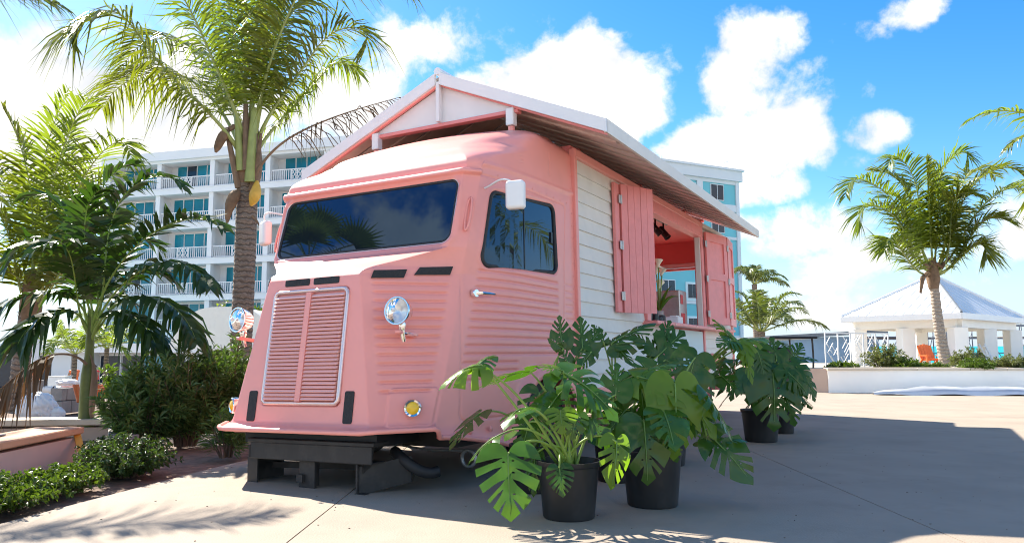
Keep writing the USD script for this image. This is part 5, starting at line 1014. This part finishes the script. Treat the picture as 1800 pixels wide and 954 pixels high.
# dark broad-leafed palm in front on the left
mp = thing('manila_palm', 'dark green broad leafed palm with a smooth green stem by the brown wall', 'palm tree')
MB().tube(spline([at(151, 752, 8), at(153, 700, 8), at(156, 640, 8), at(159, 585, 8), at(160, 545, 8)], 24), np.interp(np.linspace(0, 1, 24), [0, .1, .45, .6, 1], [.085, .075, .068, .045, .032]), 14).build(mp, 'trunk', mt['crownshaft'], smooth=50)
MB().tube(spline([at(161, 735, 7.95), at(164, 690, 7.94), at(164, 640, 7.95), at(158, 622, 7.96)], 12), [.012, .026, .03, .034, .036, .036, .034, .03, .024, .016, .01, .004], 7).build(mp, 'dead_sheath', mt['rachisbrown'], smooth=60)
for k, (l, Y1, kw) in enumerate([
    ([(160, 590), (200, 480), (268, 410), (335, 385), (392, 402)], 7.3, dict(droop=.35, vee=.45)), ([(161, 590), (225, 492), (292, 462), (345, 475), (368, 505)], 7.0, dict(droop=.6)), ([(162, 595), (215, 530), (280, 525), (325, 560), (345, 600)], 7.1, dict(droop=.8)),
    ([(160, 585), (188, 430), (226, 335), (280, 310), (322, 330)], 7.8, dict(droop=.4)), ([(158, 585), (168, 420), (205, 300), (250, 285)], 8.2, {}), ([(157, 590), (125, 470), (75, 425), (10, 470)], 7.4, dict(droop=.5)), ([(156, 590), (105, 515), (40, 520), (-25, 565)], 7.2, dict(droop=.6)),
    ([(158, 590), (132, 420), (95, 350), (40, 350)], 8.3, {}), ([(160, 590), (196, 470), (235, 420), (285, 440)], 8.6, {}), ([(157, 595), (115, 545), (70, 560), (30, 610)], 7.3, dict(droop=.7)), ([(160, 590), (150, 440), (160, 350), (190, 330)], 7.6, {}), ([(161, 600), (195, 550), (240, 560), (275, 610)], 7.4, dict(droop=.8)), ([(158, 590), (130, 480), (110, 430), (60, 440)], 7.0, {}), ([(160, 590), (210, 520), (250, 480), (310, 500)], 8.4, {})]):
    frond(mp, pts(l, 8, Y1), mt['manila'], seed=230 + k, **{**dict(n=30, Lmax=.42, width=.056, droop=.45, t0=.30, r0=.013, fwd=(1.0, .5), vee=.25, stalk='petiole'), **kw})
frond(mp, pts([(152, 640), (112, 622), (72, 630), (34, 655), (-10, 690)], 7.9, 7.4), mt['frondbrown'], n=20, Lmax=.36, width=.04, droop=1.0, t0=.35, r0=.012, vee=-.2, stalk='rachisbrown', seed=260)
# small yellowish palms in the background
for (xt, yt, xb, Y, lab) in ((132, 622, 137, 20, 'small yellow green palm behind the block walls, left of the stem'), (188, 612, 187, 21, 'small yellow green palm behind the block walls, right of the stem')):
    pp = thing('small_palm', lab, 'palm tree'); c = at(xt, yt, Y); trunk(pp, [(at(xb, 650, Y)[0], Y, -1.3), (c[0], Y, c[2] - .6), c], .075, .06, 30, .005)
    for k in range(9):
        g = k * 2.4; e = .15 + .8 * ((k * 5) % 9) / 9; dv = np.array([math.cos(g) * math.cos(e), math.sin(g) * math.cos(e), math.sin(e)]); Ln = 1.15
        frond(pp, [c, c + dv * Ln * .5 + [0, 0, .1], c + dv * Ln, c + dv * Ln * 1.2 + [0, 0, -.3]], mt['frondyellow'], n=34, Lmax=.42, width=.04, droop=.4, r0=.015, seed=280 + k)

# ------------------------------------------------------------------ shrubs
def leaves(name, parent, P, Dr, L, W, mat, r, kind=None):
    """one small folded leaf per point P with direction Dr"""
    n = len(P); Dr = Dr / np.linalg.norm(Dr, axis=1, keepdims=True); L = np.broadcast_to(L, (n,))[:, None] * r.uniform(.7, 1.25, (n, 1)); W = np.broadcast_to(W, (n,))[:, None] * r.uniform(.8, 1.2, (n, 1))
    s = np.cross(Dr, r.normal(0, 1, (n, 3)) + UP * 1.2); s /= np.linalg.norm(s, axis=1, keepdims=True) + 1e-9; nn = np.cross(s, Dr)
    tip = P + Dr * L - UP * L * .15; mid = P + Dr * L * .5
    V = np.stack([P, mid - s * W / 2 + nn * W * .25, mid + s * W / 2 + nn * W * .25, tip, mid], 1).reshape(-1, 3); b = (np.arange(n) * 5)[:, None]
    F_ = np.concatenate([b + [[0, 4, 1]], b + [[1, 4, 3]], b + [[0, 2, 4]], b + [[4, 2, 3]]])
    p = numbered(parent, name); m = raw(p, V, F_, mat)
    if kind: tag(m, kind=kind)
def shoot_bush(label, cat, name, c, rad, h, nsh, nl, L, W, mat, seed, up=.9, stemmat='wood', spread=1.0):
    r = np.random.default_rng(seed); t = thing(name, label, cat, loc=c); st = MB(); PP, DD = [], []
    for k in range(nsh):
        g = r.uniform(0, 2 * PI); q = math.sqrt(r.uniform(0, 1)); end = np.array([rad[0] * q * math.cos(g), rad[1] * q * math.sin(g), h * (1 - .45 * q ** 2.2) * r.uniform(.45, 1.08)])
        base = np.array([end[0] * .25, end[1] * .25, 0]); C = bez(base, (end[0] * .45, end[1] * .45, end[2] * .6), end, 7)
        if k % 2 == 0: st.tube(C, np.linspace(.007, .002, 7), 4)
        tt = r.uniform(.15, 1.0, nl) ** .7; i = np.minimum((tt * 6).astype(int), 5); f = (tt * 6 - i)[:, None]; p = C[i] * (1 - f) + C[i + 1] * f
        ax = C[-1] - C[-3]; ax /= np.linalg.norm(ax); d = r.normal(0, 1, (nl, 3)); d -= ax * (d @ ax)[:, None]; d /= np.linalg.norm(d, axis=1, keepdims=True); d = d * spread + ax * up
        PP.append(p); DD.append(d)
    st.build(t, 'stems', mt[stemmat]); leaves('foliage', t, np.vstack(PP), np.vstack(DD), L, W, mt[mat], r, 'stuff')
    return t
def gp_(x, y, Y): return at(x, y, Y) * [1, 1, 0]
shoot_bush('leftmost oleander bush, sunlit on its left edge beside the green palm stem', 'shrub', 'oleander_bush', gp_(250, 760, 7.1), (.42, .4), .82, 130, 42, .105, .020, 'oleander', 301)
shoot_bush('tallest oleander bush, in the middle behind the low hedge', 'shrub', 'oleander_bush', gp_(325, 760, 7.3), (.40, .42), .95, 130, 42, .105, .020, 'oleander', 302)
shoot_bush('oleander bush next to the truck, around the coconut trunk', 'shrub', 'oleander_bush', gp_(400, 760, 7.6), (.42, .42), 1.02, 130, 42, .105, .020, 'oleander', 303)
shoot_bush('low spiky yellowish oleander sprouts at the truck bumper', 'shrub', 'oleander_bush', gp_(398, 800, 6.5), (.20, .22), .42, 34, 26, .11, .014, 'oleander', 304)
shoot_bush('low bright green hedge plant in the left corner', 'hedge plant', 'hedge_plant', (-2.86, 4.35, 0), (.30, .46), .18, 170, 30, .034, .019, 'hedge', 310, up=.5)
shoot_bush('low bright hedge plant between the corner plant and the dark rounded one', 'hedge plant', 'hedge_plant', (-2.80, 4.85, 0), (.26, .34), .17, 120, 30, .034, .019, 'hedge', 314, up=.5)
shoot_bush('low hedge plant at the very left frame edge', 'hedge plant', 'hedge_plant', (-2.92, 3.75, 0), (.30, .34), .18, 120, 30, .034, .019, 'hedgedark', 311, up=.5)
shoot_bush('darker rounded hedge plant in front of the oleanders', 'hedge plant', 'hedge_plant', (-2.72, 5.55, 0), (.34, .46), .28, 210, 34, .034, .019, 'hedgedark', 312, up=.5)
shoot_bush('sparse hedge plant at the end of the rose wall', 'hedge plant', 'hedge_plant', (-3.05, 5.95, 0), (.24, .26), .24, 90, 30, .036, .02, 'hedgedark', 313, up=.5)
for k, (x, Y, rx, h, mat, lab) in enumerate(((1556, 18.4, .55, .62, 'scrub', 'rounded grey green scrub bush left of the gazebo column'), (1588, 18.2, .35, .34, 'hedge', 'low green tuft between two gazebo columns'), (1700, 18.3, .45, .55, 'scrub', 'grey green scrub bush right of the gazebo palm trunk'), (1716, 17.5, .40, .30, 'hedge', 'bright low plant hanging over the white wall'), (1780, 17.7, .55, .38, 'scrub', 'yellowish low scrub at the right frame edge'), (1480, 18.6, .4, .2, 'hedge', 'low plants at the foot of the patterned railing'), (1630, 18.2, .5, .2, 'hedge', 'low green ground plants before the orange chair'))):
    p = at(x, 640, Y); shoot_bush(lab, 'shrub', 'scrub_bush', (p[0], Y, ZT - .08), (rx, .4), h, 90, 30, .07, .03, mat, 330 + k, up=.7)
shoot_bush('bright yellow green shrub above the cream canopy', 'shrub', 'garden_shrub', (at(392, 560, 33)[0], 33, -1.4), (1.0, 1.0), 4.3, 120, 40, .22, .12, 'frondyellow', 350)
shoot_bush('dark green shrub above the cream canopy beside the truck', 'shrub', 'garden_shrub', (at(455, 560, 33)[0], 33, -1.4), (.9, 1.0), 4.1, 110, 40, .22, .12, 'hedge', 351)
for k in range(5):
    p = at(200 + 55 * k, 640, 17 + k); shoot_bush('dense green shrub in the row behind the oleanders, number %s from the stem' % ('one', 'two', 'three', 'four', 'five')[k], 'shrub', 'garden_shrub', (p[0], 17 + k, -.9), (.8, .6), 1.5, 70, 36, .16, .06, 'hedge', 360 + k)
# ------------------------------------------------------------------ potted monsteras
def leaf_outline(seed):
    r = random.Random(seed); half = [(0, .0), (.05, -.10), (.20, -.20), (.36, -.16), (.48, -.02), (.535, .16), (.52, .34), (.46, .52), (.35, .72), (.20, .90), (.07, 1.0), (0, 1.06)]
    def curve(pts_):
        c = spline(np.array([(a, b) for a, b in pts_]), 46); c[:, 0] = np.maximum(c[:, 0], 0); return c
    Rr, Ll = curve(half), curve(half); poly = Polygon(np.vstack([Rr, (Ll * [-1, 1])[::-1][1:-1]])).buffer(0)
    for s in (-1, 1):
        for q in range(5):
            y0 = .06 + .165 * q + r.uniform(-.02, .02); x0 = .095 + r.uniform(-.02, .03) - .010 * q; ang = .25 + .19 * q + r.uniform(-.05, .05); wd = r.uniform(.045, .105)
            d = np.array([math.cos(ang), math.sin(ang)]); n = np.array([-d[1], d[0]]); p0 = np.array([x0, y0]); p1 = p0 + d * .75
            w = Polygon([p0 * [s, 1], (p0 + d * .12 + n * wd * .42) * [s, 1], (p1 + n * wd * 1.5) * [s, 1], (p1 - n * wd * .6) * [s, 1], (p0 + d * .12 - n * wd * .3) * [s, 1]])
            if r.random() < .9: poly = poly.difference(w.buffer(.004))
            if q < 4 and r.random() < .6:
                hh = Polygon([(np.array([.075, y0 + .07]) + np.array([math.cos(g) * .030, math.sin(g) * .016])) * [s, 1] for g in np.linspace(0, 2 * PI, 8, endpoint=False)]); poly = poly.difference(hh)
    poly = max(getattr(poly, 'geoms', [poly]), key=lambda g: g.area).simplify(.006)
    v, f = trimesh.creation.triangulate_polygon(poly, engine='earcut'); v3, f = trimesh.remesh.subdivide_to_size(np.column_stack([v, 0 * v[:, 0]]), f, .15)
    m = trimesh.Trimesh(v3, f, process=True); return np.array(m.vertices), np.array(m.faces)
LEAF = [leaf_outline(s) for s in range(6)]
def mleaf(parent, pot, B, Tt, wf=1.0, nrm=(0, -1, .6), mat='monmid', var=0, curl=.25, bend=.25, root=None, mid=None, rad=.009):
    B, Tt = np.asarray(B, float), np.asarray(Tt, float); y = Tt - B; Ls = np.linalg.norm(y) / 1.04; y /= np.linalg.norm(y); n = np.asarray(nrm, float); n = n - y * (n @ y); n /= np.linalg.norm(n); x = np.cross(y, n)
    v, f = LEAF[var % 6]; sd = (var * 7 + 3) % 11
    z = .10 * np.abs(v[:, 0]) - curl * v[:, 0] ** 2 * 1.2 - bend * (v[:, 1] - .1) ** 2 + bend * .30 * v[:, 1] + .10 * (fbm(np.column_stack([v[:, :2] * 3, 0 * v[:, 0] + sd]), 2) - .5)
    P = B + Ls * (v[:, :1] * wf * x + v[:, 1:2] * y + z[:, None] * n)
    lf = numbered(parent, 'leaf'); nv = usdkit.meshkit.arrays(trimesh.Trimesh(P, f, process=False), True)[2]; raw(lf, P, f, mt[mat], nv)
    ys = np.linspace(0, .97, 8); zz = -bend * (ys - .1) ** 2 + bend * .30 * ys + .012
    MB().tube(B + Ls * (ys[:, None] * y + zz[:, None] * n), np.linspace(.0042, .0010, 8) * (Ls / .25) ** .5, 5).build(lf, 'midrib', mt['vein'], smooth=True)
    if root is not None:
        m = mid if mid is not None else (np.asarray(root) * .5 + B * .5 + [0, 0, .12 + .15 * np.linalg.norm((B - root)[:2])])
        MB().tube(bez(root, m, B + n * .003, 12), np.linspace(rad, rad * .55, 12), 6).build(parent, 'leaf_stalk', mt['petiole'], smooth=True)
def pot(label, c, r, h, name='potted_monstera', cat='potted plant', group=None):
    t = thing(name, label, cat, group, loc=c)
    g = np.linspace(0, 2 * PI, 28, endpoint=False)
    MB().lathe([(0, .006), (r * .80, .0), (r * .83, .01), (r * .97, h * .90), (r * 1.0, h * .90), (r * 1.03, h * .93), (r * 1.04, h), (r * .985, h), (r * .97, h * .93), (r * .93, h * .82)], 32).build(t, 'pot', mt['pot'], smooth=35)
    MB().lathe([(0, h * .88), (r * .5, h * .87), (r * .94, h * .84)], 20).build(t, 'soil', mt['soil']); return t
def plant(label, px, Yc, r, h, spec, rnd=0, seed=0, rmat=('monmid', 'mondark'), hmax=.7):
    c = at(*px, Yc); c = np.array([c[0], Yc, 0.0]); t = pot(label, c, r, h); rq = np.random.default_rng(seed)
    crown = lambda: np.array([rq.uniform(-.4, .4) * r, rq.uniform(-.4, .4) * r, h * .86])
    for k, s in enumerate(spec):
        (bx, by), (tx, ty), Yb, Yt, wf, nr, mat = s[:7]; kw = s[7] if len(s) > 7 else {}
        mleaf(t, None, at(bx, by, Yb) - c, at(tx, ty, Yt) - c, wf, nr, mat, var=seed + k, root=crown(), **kw)
    for k in range(rnd):
        g = rq.uniform(0, 2 * PI); e = rq.uniform(.15, .95); q = rq.uniform(.18, .42); B = np.array([q * math.cos(g), q * math.sin(g), h + hmax * e * rq.uniform(.4, 1.0)]); Ll = rq.uniform(.18, .32)
        d = np.array([math.cos(g) * rq.uniform(.5, 1), math.sin(g) * rq.uniform(.5, 1), rq.uniform(-1.0, -.1)]); d /= np.linalg.norm(d); nr = np.array([math.cos(g) * .7, math.sin(g) * .7, 1.0]) + rq.normal(0, .25, 3)
        mleaf(t, None, B, B + d * Ll, rq.uniform(.8, 1.0), nr, rmat[k % len(rmat)], var=seed + k + 3, root=crown(), curl=rq.uniform(.1, .6), bend=rq.uniform(.1, .6))
    return t
F_ = (0, -1, .25)
plant('nearest black pot holding a monstera with a big split leaf hanging left', (1000, 900), 4.17, .165, .295, [
    ((893, 797), (897, 914), 3.88, 3.80, 1.02, (-.1, -1, .25), 'monmid', dict(curl=.12, bend=.15)),
    ((846, 642), (768, 664), 4.0, 3.95, .72, (.05, -.5, 1), 'monlight', dict(curl=1.3, bend=.6, mid=np.array([-.30, -.1, .62]))),
    ((838, 646), (874, 612), 4.0, 4.15, .55, (-.2, -.7, .6), 'monmid', dict(curl=.9, bend=.4)),
    ((990, 655), (1094, 722), 4.12, 4.0, .85, (.25, -.7, .9), 'monmid', dict(curl=.35, bend=.35)),
    ((990, 652), (944, 640), 4.15, 4.1, .9, (-.2, -.5, 1), 'monlight', dict(curl=.4)),
    ((962, 722), (1000, 668), 4.02, 4.18, .95, (-.3, -.8, .5), 'monmid', dict(curl=.5)),
    ((985, 722), (988, 762), 3.98, 3.94, 1.5, F_, 'monlight', dict(curl=.3, bend=.3)),
    ((1012, 728), (1006, 772), 4.0, 3.97, 1.1, F_, 'mondark'),
    ((1084, 776), (1078, 860), 3.96, 3.92, .72, (.25, -1, .3), 'monlight', dict(curl=.5)),
    ((983, 822), (990, 872), 3.99, 3.94, 1.0, F_, 'mondark'),
    ((1082, 694), (1086, 634), 4.25, 4.35, .9, F_, 'monmid'),
    ((930, 742), (915, 800), 4.35, 4.3, .9, F_, 'mondark'),
    ((940, 800), (938, 872), 4.25, 4.2, .55, F_, 'mondark'),
    ((1040, 735), (1070, 790), 4.05, 4.0, .8, F_, 'mondark'),
    ((1052, 690), (1020, 720), 4.25, 4.1, .8, F_, 'monmid'),
    ], rnd=3, seed=1)
plant('second black pot with a monstera of bright drooping split leaves', (1147, 880), 4.50, .172, .31, [
    ((1120, 662), (1232, 700), 4.35, 4.25, .75, (.0, -.7, .9), 'monlight', dict(curl=.5, bend=.4)),
    ((1118, 660), (1190, 632), 4.38, 4.5, .5, (-.2, -.6, .9), 'monlight', dict(curl=.7)),
    ((1186, 674), (1190, 806), 4.28, 4.2, .8, (.1, -1, .2), 'monlight', dict(curl=.3, bend=.3)),
    ((1205, 690), (1262, 770), 4.32, 4.25, .6, (.1, -1, .4), 'monlight', dict(curl=.5)),
    ((1126, 672), (1134, 752), 4.45, 4.4, 1.0, F_, 'monmid', dict(curl=.15)),
    ((1132, 742), (1140, 850), 4.24, 4.16, .95, (-.05, -1, .2), 'mondark', dict(curl=.3)),
    ((1255, 772), (1328, 848), 4.38, 4.32, .85, (.1, -1, .45), 'mondark', dict(curl=.15)),
    ((1235, 772), (1312, 768), 4.5, 4.35, .6, (.1, -.3, 1), 'monmid', dict(curl=.5)),
    ((1170, 760), (1192, 812), 4.3, 4.28, .9, F_, 'mondark'),
    ((1222, 628), (1196, 712), 4.8, 4.75, .9, F_, 'mondark', dict(curl=.2)),
    ((1100, 720), (1060, 770), 4.45, 4.4, .8, F_, 'mondark'),
    ((1228, 720), (1250, 800), 4.4, 4.35, .6, F_, 'monmid'),
    ((1160, 690), (1120, 620), 4.6, 4.75, .8, F_, 'monmid'),
    ], rnd=2, seed=21)
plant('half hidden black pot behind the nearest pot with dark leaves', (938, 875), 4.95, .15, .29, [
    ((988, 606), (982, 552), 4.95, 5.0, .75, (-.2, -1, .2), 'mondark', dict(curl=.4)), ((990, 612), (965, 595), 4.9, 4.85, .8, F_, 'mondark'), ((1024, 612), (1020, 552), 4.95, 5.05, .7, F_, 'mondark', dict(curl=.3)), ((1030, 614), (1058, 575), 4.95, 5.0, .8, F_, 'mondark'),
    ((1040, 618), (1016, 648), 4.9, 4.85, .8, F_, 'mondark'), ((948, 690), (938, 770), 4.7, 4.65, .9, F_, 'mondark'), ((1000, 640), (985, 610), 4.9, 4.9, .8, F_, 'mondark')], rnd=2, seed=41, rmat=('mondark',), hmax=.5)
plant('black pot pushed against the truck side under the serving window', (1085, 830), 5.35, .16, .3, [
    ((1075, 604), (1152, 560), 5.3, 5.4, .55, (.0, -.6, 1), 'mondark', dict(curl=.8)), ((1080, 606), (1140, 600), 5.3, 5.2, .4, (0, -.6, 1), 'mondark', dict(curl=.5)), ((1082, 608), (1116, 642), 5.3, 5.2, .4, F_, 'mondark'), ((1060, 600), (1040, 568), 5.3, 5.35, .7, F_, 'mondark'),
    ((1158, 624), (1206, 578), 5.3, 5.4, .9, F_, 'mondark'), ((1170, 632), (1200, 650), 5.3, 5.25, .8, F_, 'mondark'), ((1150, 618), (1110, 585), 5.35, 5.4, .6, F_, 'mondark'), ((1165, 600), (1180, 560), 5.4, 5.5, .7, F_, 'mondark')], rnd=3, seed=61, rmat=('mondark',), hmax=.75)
plant('black pot with the tall yellow green shoot beside the truck tail', (1172, 790), 6.1, .165, .3, [
    ((1296, 602), (1352, 588), 5.6, 5.7, .7, (0, -.4, 1), 'monlight', dict(curl=.9)), ((1290, 598), (1262, 606), 5.6, 5.5, 1.1, (-.1, -.8, .8), 'monmid', dict(curl=.5)), ((1292, 598), (1250, 556), 5.6, 5.8, .28, (-.3, -.7, .5), 'monlight', dict(curl=1.0)), ((1300, 602), (1322, 640), 5.6, 5.5, .8, F_, 'monlight', dict(curl=.6)), ((1305, 610), (1325, 672), 5.6, 5.5, .35, F_, 'monlight'),
    ((1255, 640), (1310, 625), 5.9, 5.8, .45, (0, -.3, 1), 'mondark'), ((1215, 650), (1245, 720), 5.8, 5.7, .9, F_, 'mondark'), ((1210, 610), (1180, 640), 6.0, 5.9, .9, F_, 'mondark'), ((1268, 660), (1300, 690), 5.9, 5.8, .9, F_, 'mondark')], rnd=4, seed=81, rmat=('mondark', 'monmid'), hmax=.65)
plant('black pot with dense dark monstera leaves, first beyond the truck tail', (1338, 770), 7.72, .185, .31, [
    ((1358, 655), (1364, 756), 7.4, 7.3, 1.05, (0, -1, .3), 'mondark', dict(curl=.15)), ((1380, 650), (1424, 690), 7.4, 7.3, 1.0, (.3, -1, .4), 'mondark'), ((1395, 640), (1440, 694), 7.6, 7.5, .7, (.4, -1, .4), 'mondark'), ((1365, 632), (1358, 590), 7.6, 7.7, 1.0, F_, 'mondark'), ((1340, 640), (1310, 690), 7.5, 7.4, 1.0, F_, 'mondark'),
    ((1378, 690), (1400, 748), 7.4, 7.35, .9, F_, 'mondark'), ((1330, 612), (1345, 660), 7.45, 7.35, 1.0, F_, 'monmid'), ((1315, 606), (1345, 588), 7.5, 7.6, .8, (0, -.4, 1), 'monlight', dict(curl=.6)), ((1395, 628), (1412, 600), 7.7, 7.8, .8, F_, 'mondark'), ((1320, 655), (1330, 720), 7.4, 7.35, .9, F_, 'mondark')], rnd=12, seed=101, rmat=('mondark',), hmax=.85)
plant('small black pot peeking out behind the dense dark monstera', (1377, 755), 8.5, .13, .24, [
    ((1400, 640), (1428, 668), 8.4, 8.3, .9, (.3, -1, .4), 'mondark'), ((1402, 632), (1438, 630), 8.5, 8.4, .8, (.2, -.6, .9), 'mondark'), ((1392, 660), (1410, 720), 8.3, 8.2, .8, F_, 'mondark')], rnd=4, seed=121, rmat=('mondark',), hmax=.75)

# fan palm standing outside the frame on the left; the windscreen mirrors it
fp = thing('fan_palm', 'tall fan palm outside the frame on the left, mirrored in the windscreen', 'palm tree')
trunk(fp, [(-6.9, 4.7, 0), (-6.85, 4.8, 2), (-6.8, 4.85, 4.5)], .10, .09, 40)
def fan_leaf(c, d, up_, r_, seed):
    r = np.random.default_rng(seed); d = np.asarray(d, float); d /= np.linalg.norm(d); s_ = np.cross(d, up_); s_ /= np.linalg.norm(s_); V, F_ = [], []
    for k in range(26):
        g = -1.75 + 3.5 * k / 25; e = d * math.cos(g) + s_ * math.sin(g); sd = -d * math.sin(g) + s_ * math.cos(g); n_ = np.cross(e, sd); L_ = r_ * r.uniform(.85, 1.05); b = len(V)
        V += [c, c + e * L_ * .5 - sd * r_ * .045 + n_ * .01, c + e * L_ * .5 + sd * r_ * .045 + n_ * .01, c + e * L_ - UP * .05, c + e * L_ * .5 - n_ * .01]; F_ += [[b, b + 4, b + 1], [b + 1, b + 4, b + 3], [b, b + 2, b + 4], [b + 4, b + 2, b + 3]]
    raw(numbered(fp, 'fan_leaf'), np.array(V), np.array(F_), mt['frondcool'])
fc_ = np.array([-6.8, 4.85, 4.5])
for k, (dx, dy, dz) in enumerate(((.1, .1, .75), (.6, -.5, .5), (-.6, .4, .6), (.3, .7, .3), (-.3, -.7, .5), (.7, .3, .0), (-.8, -.2, .1), (.1, -.9, -.1), (.0, .8, -.2))):
    e_ = fc_ + np.array([dx, dy, dz]) * .8; MB().tube(bez(fc_, fc_ + np.array([dx, dy, dz + .2]) * .4, e_, 6), .012, 5).build(fp, 'leaf_stalk', mt['rachis']); fan_leaf(e_, (dx * .6, dy * .6, dz + .3), np.array([.86, .15, .2]) + np.array([dy, -dx, 0]) * .2, .55, 400 + k)
